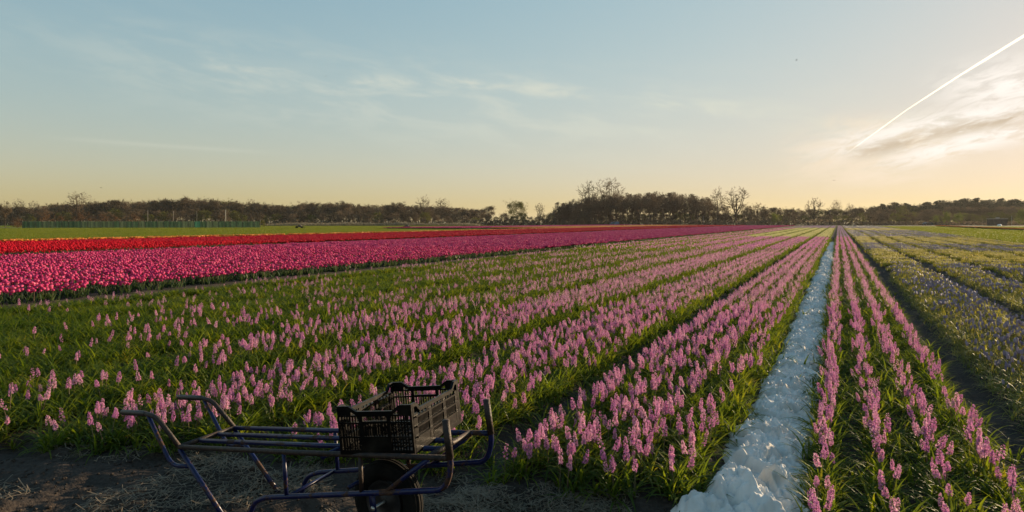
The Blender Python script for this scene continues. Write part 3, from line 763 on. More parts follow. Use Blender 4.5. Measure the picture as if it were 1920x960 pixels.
# ------------------------------------------------------------------ white sheet in the furrow
def build_sheet():
    m, nt, N, L, b = new_mat('white_sheeting')
    set_in(b, Roughness=.85); b.inputs['Specular IOR Level'].default_value = .05
    g = N.new('ShaderNodeNewGeometry'); n = N.new('ShaderNodeTexNoise'); n.inputs['Scale'].default_value = 5; n.inputs['Detail'].default_value = 6
    L.new(g.outputs['Position'], n.inputs['Vector'])
    c = ramp(N, L, n.outputs[0], [(.30, (.52, .49, .44)), (.58, (.72, .70, .66))]); L.new(c, b.inputs['Base Color'])
    n2 = N.new('ShaderNodeTexNoise'); n2.inputs['Scale'].default_value = 45; n2.inputs['Detail'].default_value = 3; n2.inputs['Distortion'].default_value = 2.0
    L.new(g.outputs['Position'], n2.inputs['Vector'])
    bp = N.new('ShaderNodeBump'); bp.inputs['Strength'].default_value = .10; bp.inputs['Distance'].default_value = .004
    L.new(n2.outputs[0], bp.inputs['Height']); L.new(bp.outputs[0], b.inputs['Normal'])
    t = N.new('ShaderNodeBsdfTranslucent'); L.new(c, t.inputs[0]); L.new(bp.outputs[0], t.inputs['Normal'])
    mx = N.new('ShaderNodeMixShader'); mx.inputs[0].default_value = .05
    L.new(b.outputs[0], mx.inputs[1]); L.new(t.outputs[0], mx.inputs[2]); L.new(mx.outputs[0], N['Material Output'].inputs[0])
    q = [3.35]
    while q[-1] < 56.5: q.append(q[-1] + max(.0065, q[-1] / 520))
    q = np.array(q); nt_ = 110; t_ = np.linspace(-1, 1, nt_)
    T, Qm = np.meshgrid(t_, q)
    hw = np.interp(q, [3.3, 3.7, 4.2, 5.2, 7, 60], [.42, .42, .37, .31, .29, .27]) + (fbm(q * 1.7, q * 0 + 3, 3) - .45) * .10
    cx = np.interp(q, [3.3, 3.75, 4.3, 5.5, 60], [-.39, -.41, -.41, -.395, -.385]) + (fbm(q * .9, q * 0 + 9, 2) - .45) * .06
    hwl = hw * (1 + (fbm(q * 3.3, q * 0 + 21, 3) - .45) * .5); hwr = hw * (1 + (fbm(q * 3.3, q * 0 + 31, 3) - .45) * .5)
    Pm = cx[:, None] + np.where(T < 0, T * hwl[:, None], T * hwr[:, None])
    wx = Pm + .16 * (fbm(Pm * 5 + 3, Qm * 5, 3) - .45); wy = Qm + .16 * (fbm(Pm * 5 + 50, Qm * 5 + 7, 3) - .45)
    rs = np.random.default_rng(4); h_ = np.zeros_like(Pm)       # crumpled facets: folded waves in many directions
    def crests(n, fr_, A, hw_, warp):                        # meandering sharp folds; the highest one wins where they cross
        out = np.zeros_like(Pm)
        for k in range(n):
            a_ = math.pi * (k + rs.random() * .8) / n; ph = rs.random() * 9; f = fr_ * rs.uniform(.8, 1.25)
            u_ = (Pm * math.cos(a_) + Qm * math.sin(a_)) * f + ph + warp * fbm(Pm * 4 + ph * 3, Qm * 4 + ph * 5, 3)
            d_ = np.abs(u_ - np.floor(u_) - .5) / f
            md = np.clip(4.5 * (fbm(Pm * 4.5 + ph * 7, Qm * 4.5 + ph * 3, 2) - .24), .12, 1.1)
            out = np.maximum(out, A * rs.uniform(.75, 1.2) * md * np.clip(1.08 - np.sqrt((d_ / (hw_ * rs.uniform(.8, 1.4))) ** 2 + .0064), 0, 1))
        return out
    h_ = crests(7, 5.5, .075, .050, 1.5) + crests(7, 10.5, .032, .024, 1.6) + crests(5, 20, .009, .012, 2.0) - .030
    big = .05 * (fbm(Pm * 3, Qm * 3 + 80, 2) - .35) * np.interp(Qm, [3.3, 4.6, 6], [1.6, 1.2, .7])
    for bp_, bq_, br_, bh_ in ((-.70, 3.62, .13, .13), (-.56, 3.86, .15, .15), (-.36, 3.72, .14, .11), (-.62, 4.16, .12, .08), (-.30, 4.12, .13, .09), (-.5, 4.5, .14, .06)):
        big = big + bh_ * np.exp(-(((Pm - bp_) / br_) ** 2 + ((Qm - bq_) / br_) ** 2) ** 1.4)
    bund = .10 * np.exp(-((Qm - 19.5) / .5) ** 2) + .14 * np.exp(-((Qm - 29.5) / .8) ** 2) + .05 * np.exp(-((Qm - 31.5) / .5) ** 2)
    envl = np.sqrt(np.clip(1 - np.abs(T) ** 3.0, 0, 1)); end = np.clip((Qm - 3.35) / .12, 0, 1) * np.clip((56.5 - Qm) / .5, 0, 1)
    Zm = gz(cx[:, None] + 0 * T, Qm) * .6 - .04 + (np.maximum(.060 + h_ + big + bund, .012 + .02 * fbm(wx * 14, wy * 14, 2))) * envl * end
    Pm = Pm + (fbm(wx * 8 + 5, wy * 8, 2) - .37) * .05; Qm = Qm + (fbm(wx * 8 + 70, wy * 8 + 20, 2) - .37) * .05
    v = np.stack([Pm.ravel(), Qm.ravel(), Zm.ravel()], 1); a_, b_ = nt_, len(q)
    i = np.arange((b_ - 1) * a_).reshape(b_ - 1, a_)[:, :-1].ravel(); f = np.stack([i, i + 1, i + a_ + 1, i + a_], 1)
    me = bpy.data.meshes.new('plastic_sheet'); me.from_pydata(v.tolist(), [], f.tolist()); me.materials.append(m)
    me.polygons.foreach_set('use_smooth', np.ones(len(f), bool)); me.update()
    link('plastic_sheet', me, category='sheet', label='long crumpled white sheet bunched up along the furrow between two flower beds')
build_sheet()

# ------------------------------------------------------------------ barrow
W0 = Vector((-2.0363, 2.6097, .1917)); TL = math.radians(6.6)
Av = Vector((-math.cos(TL), 0, -math.sin(TL))); Bv = Vector((0, 1, 0)); Nv = Vector((-math.sin(TL), 0, math.cos(TL)))
BM = Matrix(((Av.x, Bv.x, Nv.x, W0.x), (Av.y, Bv.y, Nv.y, W0.y), (Av.z, Bv.z, Nv.z, W0.z), (0, 0, 0, 1)))   # local (u along to the handles, v away, w up)

def bent(pts, r=.05, n=5):
    """polyline with its corners rounded"""
    pts = [Vector(p) for p in pts]; out = [pts[0]]
    for i in range(1, len(pts) - 1):
        a, c, d = pts[i - 1], pts[i], pts[i + 1]
        k = min(r, (a - c).length * .45, (d - c).length * .45)
        s_, e_ = c + (a - c).normalized() * k, c + (d - c).normalized() * k
        for j in range(n + 1):
            t = j / n; out.append(s_ * (1 - t) ** 2 + c * 2 * t * (1 - t) + e_ * t * t)
    return out + [pts[-1]]

def paint_mat():
    m, nt, N, L, b = new_mat('blue_paint_with_rust'); b.inputs['Specular IOR Level'].default_value = .3
    g = N.new('ShaderNodeTexCoord')
    n = N.new('ShaderNodeTexNoise'); n.inputs['Scale'].default_value = 9; n.inputs['Detail'].default_value = 8; n.inputs['Roughness'].default_value = .7
    L.new(g.outputs['Object'], n.inputs['Vector'])
    r = N.new('ShaderNodeMapRange'); r.interpolation_type = 'SMOOTHSTEP'; L.new(n.outputs[0], r.inputs[0]); r.inputs[1].default_value = .53; r.inputs[2].default_value = .58
    n2 = N.new('ShaderNodeTexNoise'); n2.inputs['Scale'].default_value = 60; n2.inputs['Detail'].default_value = 4; L.new(g.outputs['Object'], n2.inputs['Vector'])
    c1 = ramp(N, L, n2.outputs[0], [(.35, (.003, .006, .035)), (.7, (.008, .014, .075))]); c2 = ramp(N, L, n2.outputs[0], [(.35, (.025, .013, .009)), (.7, (.085, .038, .02))])
    mx = N.new('ShaderNodeMix'); mx.data_type = 'RGBA'; L.new(r.outputs[0], mx.inputs['Factor'])
    ia = [s for s in mx.inputs if s.type == 'RGBA']; L.new(c1, ia[0]); L.new(c2, ia[1]); L.new([s for s in mx.outputs if s.type == 'RGBA'][0], b.inputs['Base Color'])
    rr = N.new('ShaderNodeMapRange'); L.new(r.outputs[0], rr.inputs[0]); rr.inputs[3].default_value = .32; rr.inputs[4].default_value = .8; L.new(rr.outputs[0], b.inputs['Roughness'])
    bp = N.new('ShaderNodeBump'); bp.inputs['Strength'].default_value = .25; bp.inputs['Distance'].default_value = .002; L.new(n2.outputs[0], bp.inputs['Height']); L.new(bp.outputs[0], b.inputs['Normal'])
    return m
M_paint = paint_mat()
M_rust = solid('rusty_steel', (.011, .008, .007), (.042, .021, .013), .6, 25, .3, spec=.35)
M_grip = solid('worn_dark_steel', (.012, .010, .010), (.035, .022, .016), .5, 30, .2)
M_tyre = solid('tyre_rubber', (.004, .004, .004), (.010, .009, .008), .8, 14, .2, spec=.12)
M_rim = solid('dull_rim', (.010, .010, .012), (.022, .02, .02), .5, 10, .1, metal=.1)
M_bolt = solid('steel_bolt', (.35, .34, .32), (.5, .48, .45), .35, 20, 0, metal=.9)
M_crate = solid('black_plastic', (.002, .002, .002), (.016, .013, .010), .36, 9, .08, spec=.12, lo=.50, hi=.78)

def build_barrow():
    root = link('barrow', None, category='barrow', label='rusty blue steel-tube barrow with open bar deck standing on dark soil, black crate on it')
    root.matrix_world = BM
    T, V = .0135, .19
    def part(name, draw, mats=(M_paint,), parent=root, smooth=True, **kw):
        b = MB(); draw(b); return link(name, b.mesh(name, list(mats), smooth), parent, **kw)
    for s_ in (-1, 1):
        v = V * s_
        ends = (1.33, -.515)
        part('rail', lambda b: b.tube([(1.33, v, .264), (.4, v, .275), (-.515, v, .294)], T, 10), (M_rust if s_ < 0 else M_paint,))
        h = part('handle', lambda b: b.tube(bent([(1.62, v, .448), (1.52, v, .43), (1.335, v, .266)], .07), T * 1.02, 10), (M_rust,))
        part('grip', lambda b: b.tube([(1.855, v, .452), (1.85, v, .452), (1.63, v, .449), (1.615, v, .448)], [T * .9, T * 1.22, T * 1.22, T], 10), (M_grip,), h)
        part('handle_brace', lambda b: b.tube(bent([(1.60, v, .438), (1.415, v, .152), (1.245, v, .158)], .07), T * .9, 10))
        part('leg', lambda b: b.tube([(1.332, v, .25), (.955, v, -.15)], T, 10))
        part('upright', lambda b: b.tube(bent([(-.522, v - .004 * s_, .462), (-.53, v - .002 * s_, .25), (-.485, v, .152), (-.30, v, .131), (.665, v, .028), (.75, v, -.005), (.825, v, -.145)], .085, 6), T, 10), (M_paint,))
        part('sleeve', lambda b: b.tube([(-.5222, v - .004 * s_, .463), (-.528, v - .002 * s_, .29)], T * 1.25, 10), (M_rust,))
        part('post', lambda b: b.tube([(.5, v, .27), (.505, v, .048)], T * .8, 8))
        part('post', lambda b: b.tube([(-.01, v, .277), (.0, v, .10)], T * .8, 8), (M_rust if s_ < 0 else M_paint,))
        part('strut', lambda b: b.tube([(-.41, v, .285), (-.15, v, .118)], T * .85, 8))
        part('axle_hanger', lambda b: b.box((.0, v * .62, .02), (.035, .006, .14)))
    for v in (-.063, .063):
        part('deck_bar', lambda b: b.tube([(1.335, v, .262), (.4, v, .273), (-.40, v, .29)], T * .95, 10))
    for u, w, mt in ((1.335, .264, M_rust), (.235, .262, M_paint), (-.405, .292, M_rust)):
        part('crossbar', lambda b: b.tube([(u, -V, w), (u, V, w)], T * 1.05, 10), (mt,))
    part('cross_brace', lambda b: b.tube([(.50, -V, .045), (.53, V, .043)], T * .8, 8))
    part('fork', lambda b: b.tube([(.15, -V * .62, .09), (.15, V * .62, .09)], T * .8, 8))
    whl = link('wheel', None, root); whl.rotation_euler = (math.pi / 2, 0, 0)
    prof = []
    for j in range(16):
        a = 2 * math.pi * j / 16; prof.append((.152 + .048 * math.cos(a), .047 * math.sin(a)))
    def tyre(b):
        b.lathe(prof, 40, 0, closed=True)
        for zz in (-.026, -.009, .009, .026):                 # circumferential ribs
            rr_ = .152 + .048 * math.sqrt(max(0, 1 - (zz / .047) ** 2))
            b.lathe([(rr_ - .006, zz - .006), (rr_ + .0025, zz - .0045), (rr_ + .0025, zz + .0045), (rr_ - .006, zz + .006)], 40)
    part('tyre', tyre, (M_tyre,), whl)
    part('rim', lambda b: (b.lathe([(.108, -.040), (.098, -.038), (.088, -.020), (.045, -.012), (.03, -.03), (.018, -.032), (.0, -.032)], 32), b.lathe([(.108, .040), (.098, .038), (.088, .020), (.045, .012), (.03, .03), (.0, .032)], 32)), (M_rim,), whl)
    part('axle', lambda b: (b.tube([(0, 0, -.122), (0, 0, .122)], .008, 8), b.lathe([(.0, .128), (.012, .127), (.014, .120), (.014, .112)], 6), ), (M_bolt,), whl)
build_barrow()

# ------------------------------------------------------------------ crate
def build_crate():
    yaw = .142; Lc, Wc, Hc = .545, .41, .232
    ex = (-Av) * math.cos(yaw) + Bv * math.sin(yaw); ey = Bv * math.cos(yaw) + Av * math.sin(yaw)
    O = W0 + Av * .092 + Bv * -.213 + Nv * .287
    root = link('crate', None, category='crate', label='black slatted plastic crate standing empty on the barrow deck')
    root.matrix_world = Matrix(((ex.x, ey.x, Nv.x, O.x), (ex.y, ey.y, Nv.y, O.y), (ex.z, ey.z, Nv.z, O.z), (0, 0, 0, 1)))
    t = .009
    def panel(W, name, loc, rz, kind, flip):
        b = MB()
        def bar(x0, x1, z0, z1, th, off=0.0): b.box(((x0 + x1) / 2, off, (z0 + z1) / 2), (x1 - x0, th, z1 - z0))
        cw, low = .085, .205 if kind == 'end' else .200
        # rim with raised corners
        out = [(0, Hc), (cw * .75, Hc), (cw * 1.25, low), (W - cw * 1.25, low), (W - cw * .75, Hc), (W, Hc)] if kind == 'end' else [(0, Hc), (.035, Hc), (.07, low), (W - .07, low), (W - .035, Hc), (W, Hc)]
        rt = .014
        for (x0, z0), (x1, z1) in zip(out[:-1], out[1:]):
            vs = []
            for yy in (-rt / 2, rt / 2):
                vs += [(x0, yy, z0), (x1, yy, z1), (x1, yy, z1 - .018), (x0, yy, z0 - .018)]
            b.add(vs, [(3, 2, 1, 0), (4, 5, 6, 7), (0, 1, 5, 4), (2, 3, 7, 6), (0, 4, 7, 3), (1, 2, 6, 5)])
        bar(.001, .012, .0, Hc - .018, .013); bar(W - .012, W - .001, .0, Hc - .018, .013)
        bar(.012, W - .012, 0, .022, .012)
        if kind == 'end':
            for x0, x1 in ((.012, cw * .9), (W - cw * .9, W - .012)): bar(x0, x1, .183, Hc - .0175, t)      # solid corners
            bar(.012, W - .012, .150 - .004, .150 + .004, .011); bar(.012, W - .012, .078, .086, .011); bar(.012, W - .012, .180, .188, .0105)
            gx0, gx1 = W * .34, W * .66
            bar(gx0 - .02, gx0, .022, low - .02, .010); bar(gx1, gx1 + .02, .022, low - .02, .010)
            bar(gx0, gx1, .022, .078, t)                                                           # solid label plate
            for zone in ((.012, gx0 - .02), (gx1 + .02, W - .012)):
                x = zone[0] + .010
                while x < zone[1] - .008:
                    for z0, z1 in ((.022, .078), (.086, .146), (.154, .180)): bar(x, x + .0062, z0, z1, .006)
                    x += .0150
            x = gx0 + .008
            while x < gx1 - .006:
                bar(x, x + .0062, .086, .146, .006); x += .0150
            bar(gx0, gx1, .154, .158, .0075)                                                       # lower lip of the hand hole
            if flip:                                                                               # small stencilled figures beside the hand hole
                for k in range(3):
                    c = Vector((gx0 - .029 - .013 * k, 0, .167)); ring = MB()
                    b.tube([c + Vector((math.cos(a) * .0045, 0, math.sin(a) * .0085)) for a in np.linspace(0, 2 * math.pi, 11)], .0014, 4, 0, False)
        else:
            for zz in (.074, .122, .168): bar(.012, W - .012, zz - .0035, zz + .0035, .024, -.006 if not flip else .006)
            posts = [.012 + (W - .024) * k / 3 for k in range(4)]
            for k, px_ in enumerate(posts):
                w_ = .028
                x0 = min(max(px_ - w_ / 2, .012), W - .012 - w_); bar(x0, x0 + w_, .022, low - .018, .0105)
            for k in range(3):
                a0, a1 = posts[k] + .022, posts[k + 1] - .018
                bar(a0, a1, .022, .0705, .0085) if k != 1 else bar(a0, a1, .022, .048, .0085)
                x = a0
                while x < a1:
                    for z0, z1 in (((.0705 if k != 1 else .048), .1185), (.1255, .1645)): bar(x, x + .0036, z0, z1, .0045)
                    x += .0125
                x = a0 + .01
                while x < a1: bar(x, x + .006, .1715, low - .018, .006); x += .034
        return link(name, b.mesh(name, [M_crate]), root, loc, (0, 0, rz))
    panel(Wc, 'end_panel', (0, .007, 0), 0, 'end', False)
    panel(Wc, 'end_panel', (0, Lc - .007, 0), 0, 'end', True)
    panel(Lc - .03, 'side_panel', (Wc - .007, .015, 0), math.pi / 2, 'side', False)
    panel(Lc - .03, 'side_panel', (.007, .015, 0), math.pi / 2, 'side', True)
    b = MB(); b.box((Wc / 2, Lc / 2, .004), (Wc - .03, Lc - .03, .006))
    for k in range(9): b.box((Wc / 2, .05 + k * .055, .010), (Wc - .032, .006, .007))
    for k in range(7): b.box((.045 + k * .053, Lc / 2, .0095), (.006, Lc - .032, .006))
    link('base', b.mesh('base', [M_crate]), root)
build_crate()

# ------------------------------------------------------------------ trees
def tree_meshes(R, height, crown_w, clear, levels, twig_n, twig_l, twig_w, spread=.55, dense=0, leaf_sz=.3, shape='round', rise=1.0, tips=90):
    """trunk mesh and crown mesh: limbs that fork into many thin twigs, clumps of twigs or leaves in the crown volume"""
    tk, cr = MB(), MB()
    top = height * (.80 if shape != 'pine' else .97)
    pts = [Vector((0, 0, -.3))]
    for k in range(1, 7):
        pts.append(Vector((R.uniform(-1, 1) * .012 * height, R.uniform(-1, 1) * .012 * height, top * k / 6)))
    r0 = height * .016
    tk.tube(pts, [r0 * (1 - .85 * k / 6) for k in range(7)], 6, 0, False)
    def along(t):
        k = min(5, int(t * 6)); return pts[k].lerp(pts[k + 1], t * 6 - k)
    def twigs(p, d, n, l):
        for _ in range(n):
            dd = (d + Vector((R.gauss(0, spread), R.gauss(0, spread), R.gauss(.12, spread * .8)))).normalized()
            ln = l * R.uniform(.6, 1.3); e = dd.orthogonal().normalized(); e.rotate(Matrix.Rotation(R.random() * 6.28, 3, dd))
            a = p; m_ = p + dd * ln * .55 + Vector((0, 0, R.uniform(-.05, .1) * ln)); q = m_ + (dd + Vector((R.gauss(0, .3), R.gauss(0, .3), .25))).normalized() * ln * .5
            w = twig_w * R.uniform(.6, 1.3)
            cr.add([a + e * w, a - e * w, m_ - e * w * .7, m_ + e * w * .7, q], [(0, 1, 2, 3), (3, 2, 4)])
    def limb(p, d, l, r, lev):
        m_ = p + d * l * .5; d2 = (d + Vector((R.gauss(0, .15), R.gauss(0, .15), .18))).normalized(); e = m_ + d2 * l * .5
        (tk if lev == 0 else cr).tube([p, m_, e], [r, r * .7, r * .4], 4 if lev == 0 else 3, 0, False)
        if lev >= levels: twigs(e, d2, twig_n, twig_l); twigs(m_, d2, twig_n // 2, twig_l); return
        for k in range(R.randint(3, 4)):
            t = R.uniform(.45, 1.0); b = p.lerp(m_, t * 2) if t < .5 else m_.lerp(e, t * 2 - 1)
            dd = (d2 + Vector((R.gauss(0, spread), R.gauss(0, spread), R.gauss(.1, spread * .7)))).normalized()
            limb(b, dd, l * R.uniform(.5, .72), r * .5, lev + 1)
        twigs(e, d2, twig_n, twig_l)
    if shape == 'vase':                                    # limbs fan upward, tips fill an upright oval
        zc_, rh, rv = height * (clear + 1) / 2, crown_w / 2, height * (1 - clear) / 2
        limbs = []
        for i in range(10):
            az = i * 2.4 + R.uniform(-.5, .5); t = .15 + .8 * i / 10; rr = rh * R.uniform(.35, .8) * (1 if i < 8 else .3)
            base = along(min(.97, clear * .75 + (1 - clear) * .45 * i / 10)); e = Vector((math.cos(az) * rr, math.sin(az) * rr, zc_ + rv * R.uniform(-.1, .6)))
            m1 = base.lerp(e, .4) + Vector((math.cos(az), math.sin(az), -.4)) * rr * .18; m2 = base.lerp(e, .75) + Vector((math.cos(az), math.sin(az), 0)) * rr * .10
            cr.tube([base, m1, m2, e], [r0 * .5, r0 * .4, r0 * .28, r0 * .15], 4, 0, False); limbs.append((base, m1, m2, e))
        for _ in range(tips):
            while True:
                u = Vector((R.uniform(-1, 1), R.uniform(-1, 1), R.uniform(-1, 1)))
                if .35 < u.length < 1: break
            u = u * (1 + .10 * math.sin(3 * math.atan2(u.y, u.x) + u.z * 4))
            e = Vector((u.x * rh * (1 - .25 * max(0, -u.z)), u.y * rh * (1 - .25 * max(0, -u.z)), zc_ + u.z * rv))
            cand_ = [q_ for l_ in limbs for q_ in (l_[1], l_[2], l_[3], l_[1].lerp(l_[2], .5), l_[2].lerp(l_[3], .5)) if q_.z < e.z - .02 * height] or [limbs[0][0]]
            o = min(cand_, key=lambda q_: (q_ - e).length); d = (e - o).normalized()
            m_ = o.lerp(e, .5) + Vector((R.gauss(0, .12), R.gauss(0, .12), -.08)) * (e - o).length
            cr.tube([o, m_, e], [r0 * .16, r0 * .11, r0 * .05], 3, 0, False)
            twigs(m_, d, twig_n // 2, twig_l); twigs(e, d, twig_n, twig_l)
    elif shape != 'pine':
        n = R.randint(8, 11)
        for i in range(n):
            t = clear + (1 - clear) * (i + R.random() * .5) / n; az = i * 2.4 + R.uniform(-.4, .4)
            up = .55 + 1.1 * (t - clear)
            d = Vector((math.cos(az), math.sin(az), up * rise)).normalized()
            prof = math.sin(math.pi * min(1, .25 + .72 * (t - clear) / (1 - clear))) if shape == 'round' else .9 - .3 * t
            limb(along(min(t, .999)), d, crown_w * .55 * max(.35, prof) * R.uniform(.8, 1.15), r0 * .4, 0)
        twigs(pts[-1], Vector((0, 0, 1)), twig_n * 3, twig_l * 1.4)
    cz = height * (clear + 1) / 2 + height * .02; hz_ = height * (1 - clear) / 2
    clumps = [(R.gauss(0, .45), R.gauss(0, .45), R.gauss(0, .5), R.uniform(.22, .42)) for _ in range(16)]
    for _ in range(dense):
        if shape == 'pine':
            t = R.random() ** .8; z = height * (clear + (1 - clear) * t); lay = (t * 7) % 1
            rr = crown_w / 2 * (1 - t ** 1.7) * (.65 + .5 * (1 - lay)) * math.sqrt(R.random()); a = R.random() * 6.28
            c = Vector((rr * math.cos(a), rr * math.sin(a), z - rr * .12))
        else:
            q = clumps[R.randrange(16)]
            u = Vector((q[0] + R.gauss(0, q[3] * .5), q[1] + R.gauss(0, q[3] * .5), q[2] + R.gauss(0, q[3] * .5)))
            if u.length > 1.02: u = u.normalized() * R.uniform(.7, 1.05)
            c = Vector((u.x * crown_w / 2, u.y * crown_w / 2, cz + u.z * hz_))
        n_ = Vector((R.gauss(0, 1), R.gauss(0, 1), R.gauss(.3, .8))).normalized(); e = n_.orthogonal().normalized(); e.rotate(Matrix.Rotation(R.random() * 6.28, 3, n_)); f_ = n_.cross(e)
        s_ = leaf_sz * R.uniform(.6, 1.4)
        cr.add([c + e * s_, c + f_ * s_ * .6, c - e * s_, c - f_ * s_ * .6], [(0, 1, 2, 3)])
    return tk, cr
TREES = {}
def tree_kind(key, name, cat, n, crown_mat, **kw):
    TREES[key] = []
    for k in range(n):
        R = random.Random(hash_(key) + k * 7)
        tk, cr = tree_meshes(R, 10.0, **kw)
        TREES[key].append((name, cat, tk.mesh('trunk', [M_bark]), cr.mesh('crown', [crown_mat])))
def hash_(s): return sum(ord(c) * (i + 3) for i, c in enumerate(s))
tree_kind('tall', 'bare_tree', 'tree', 4, M_twig, crown_w=4.6, clear=.30, levels=1, twig_n=6, twig_l=.55, twig_w=.022, spread=.5, shape='vase', tips=130)
tree_kind('grove', 'bare_tree', 'tree', 5, M_twig, crown_w=5.6, clear=.36, levels=1, twig_n=8, twig_l=.6, twig_w=.022, spread=.6, dense=2200, leaf_sz=.12, shape='vase', tips=110)
tree_kind('wood', 'bare_tree', 'tree', 5, M_twig, crown_w=8.0, clear=.14, levels=1, twig_n=8, twig_l=1.1, twig_w=.04, spread=.6, dense=5000, leaf_sz=.13)
tree_kind('shrub', 'shrub', 'shrub', 4, M_twig, crown_w=10.5, clear=.02, levels=1, twig_n=7, twig_l=1.0, twig_w=.04, spread=.7, dense=5000, leaf_sz=.15)
tree_kind('bud', 'budding_shrub', 'shrub', 3, M_bud, crown_w=10.0, clear=.02, levels=1, twig_n=7, twig_l=1.0, twig_w=.04, spread=.7, dense=5000, leaf_sz=.15)
tree_kind('willow', 'willow_bush', 'bush', 2, M_willow, crown_w=11.0, clear=.02, levels=1, twig_n=7, twig_l=1.0, twig_w=.05, spread=.6, dense=4000, leaf_sz=.18)
tree_kind('russet', 'russet_bush', 'bush', 2, M_russet, crown_w=15.0, clear=.02, levels=1, twig_n=9, twig_l=1.3, twig_w=.05, spread=.6, dense=1100, leaf_sz=.34)
tree_kind('pine', 'pine_tree', 'tree', 4, M_pine, crown_w=5.6, clear=.22, levels=1, twig_n=5, twig_l=.7, twig_w=.04, spread=.5, dense=4500, leaf_sz=.17, rise=1.3)
ntree = [0]
def plant(key, x, zc, ytop, label, group=None, wide=1.0, k=None, ybase=None):
    h = hgt(ytop, zc); name, cat, mt, mc = TREES[key][(k if k is not None else ntree[0]) % len(TREES[key])]; ntree[0] += 1
    s_ = h / 10.0
    r = link(name, None, None, at(x, zc, .0), (0, 0, random.uniform(0, 6.28)), (s_ * wide, s_ * wide, s_), label=label, category=cat, group=group)
    link('trunk', mt, r); link('crown', mc, r); return r

TX = [-200, 0, 30, 70, 90, 150, 200, 250, 300, 340, 400, 470, 540, 600, 640, 740, 800, 860, 900, 930, 970, 1000, 1040, 1080, 1120]
TY = [384, 386, 386, 389, 381, 382, 374, 378, 375, 372, 376, 381, 384, 379, 383, 385, 387, 388, 392, 394, 382, 393, 384, 374, 367]
def top_l(x): return float(np.interp(x, TX, TY))
def wood_label(x):
    for lim, w in ((60, 'behind the stemmed tree at the left edge'), (240, 'behind the left part of the green fence'), (440, 'behind the poles and right fence part'),
                   (640, 'just right of the green fence'), (800, 'behind the middle of the reed bank'), (9999, 'sloping down to the gap before the grove')):
        if x < lim: return 'leafless tree of the long wood, ' + w, 'wood trees ' + w
x = -150.0
while x < 905:
    plant('wood', x, 315 + random.uniform(-12, 25), top_l(x) + random.uniform(-1, 2.5), *wood_label(x), 1.25)
    plant('wood' if random.random() < .7 else 'bud', x + 9, 350 + random.uniform(-8, 25), top_l(x) + random.uniform(1, 4), *wood_label(x + 9), 1.3)
    x += random.uniform(13, 21)
x = -120.0
while x < 1110:
    key = random.choices(['shrub', 'bud', 'wood'], [.62, .18, .2])[0]
    lab = {'shrub': ('low brown shrub at the foot of the long wood', 'brown shrubs along the long wood'), 'bud': ('low olive-green shrub just coming into leaf at the foot of the long wood', 'olive shrubs along the long wood'),
           'wood': ('small brown tree in front of the long wood', 'small trees in front of the long wood')}[key]
    yb = top_l(x); plant(key, x, 285 + random.uniform(-8, 12), yb + (HY - yb) * random.uniform(.38, .66), lab[0], lab[1], 1.2)
    x += random.uniform(13, 22)
# trees that stand out above the long wood
for (key, x, zc, y, w, lab) in (
    ('tall', 148, 318, 358, 1.5, 'bare round-crowned tree standing highest above the long wood at the left'),
    ('tall', 36, 330, 373, 1.1, 'small bare tree above the dark wood near the left edge, beside a thinner one'),
    ('tall', 62, 335, 376, .9, 'thin small bare tree poking above the dark wood right of a rounder one'),
    ('tall', 795, 330, 368, 1.35, 'bare spreading tree above the middle of the wood, larger of a pair'),
    ('tall', 829, 335, 370, 1.3, 'bare spreading tree above the middle of the wood, right one of a pair'),
    ('grove', 640, 338, 377, 1.1, 'bushy bare tree with flat top in the wood above the reed bank'),
    ('tall', 470, 340, 373, 1.2, 'faint bare tree rising above the wood over the end of the green fence'),
    ('tall', 385, 340, 371, 1.2, 'bare tree breaking the wood skyline above the two thin poles'),
    ('wood', 745, 322, 380, 1.2, 'rounded brown tree crown left of the pair of bare trees'),
    ('bud', 968, 300, 378, 1.0, 'olive-brown round-crowned tree standing in the gap between the wood and the grove'),
    ('tall', 1012, 305, 380, 1.0, 'slim small tree right of the round-crowned one, in the gap before the grove'),
    ('wood', 915, 325, 387, 1.2, 'low brown tree sloping down to the gap before the round-crowned tree')):
    plant(key, x, zc, y, lab, None, w)
plant('grove', 10, 160, 378, 'small round-headed tree on a bare stem at the left edge, beside the green fence', None, .72, 1)
plant('russet', 150, 205, 402, 'broad russet bush glowing behind the green fence', None, 1.1, 0)
plant('russet', 34, 160, 412, 'low brown bush between the stemmed tree and the end of the green fence', None, 1.0, 1)
plant('bud', 492, 166, 413, 'low olive bush at the right-hand end of the green fence', None, .8, 2)
for x in (60, 85, 112, 190, 215, 250, 455):
    plant('russet' if x != 60 and x != 455 else 'bud', x, 235 + random.uniform(-5, 8), 404 + random.uniform(-2, 4), 'low brown bush in the rough ground behind the green fence', 'bushes behind the green fence', 1.0)
# the grove in the middle: clear trunks above a hedge, light between them
gx = [1050, 1066, 1084, 1100, 1118, 1136, 1154, 1170, 1186, 1202, 1217, 1232, 1247, 1262, 1278, 1294, 1309, 1322]
for i, x in enumerate(gx):
    yt = float(np.interp(x, [1040, 1080, 1120, 1250, 1300, 1325], [383, 372, 365, 361, 366, 371]))
    plant('grove', x + random.uniform(-3, 3), 290 + random.uniform(-10, 14), yt + random.uniform(-1.5, 2.5), 'leafless tree with clear trunk in the dense grove left of the vanishing rows', 'leafless trees of the grove', 1.15)
    plant('grove', x + 8 + random.uniform(-3, 3), 312 + random.uniform(-8, 10), yt + random.uniform(1, 4), 'leafless tree in the back row of the dense grove', 'back row trees of the grove', 1.15)
for x in (1052, 1072, 1092, 1110, 1128):
    plant('wood', x, 305 + random.uniform(-4, 8), float(np.interp(x, [1040, 1128], [388, 376])), 'dense brown tree in the dark left flank of the grove', 'dense trees of the left flank of the grove', 1.1)
x = 1030.0
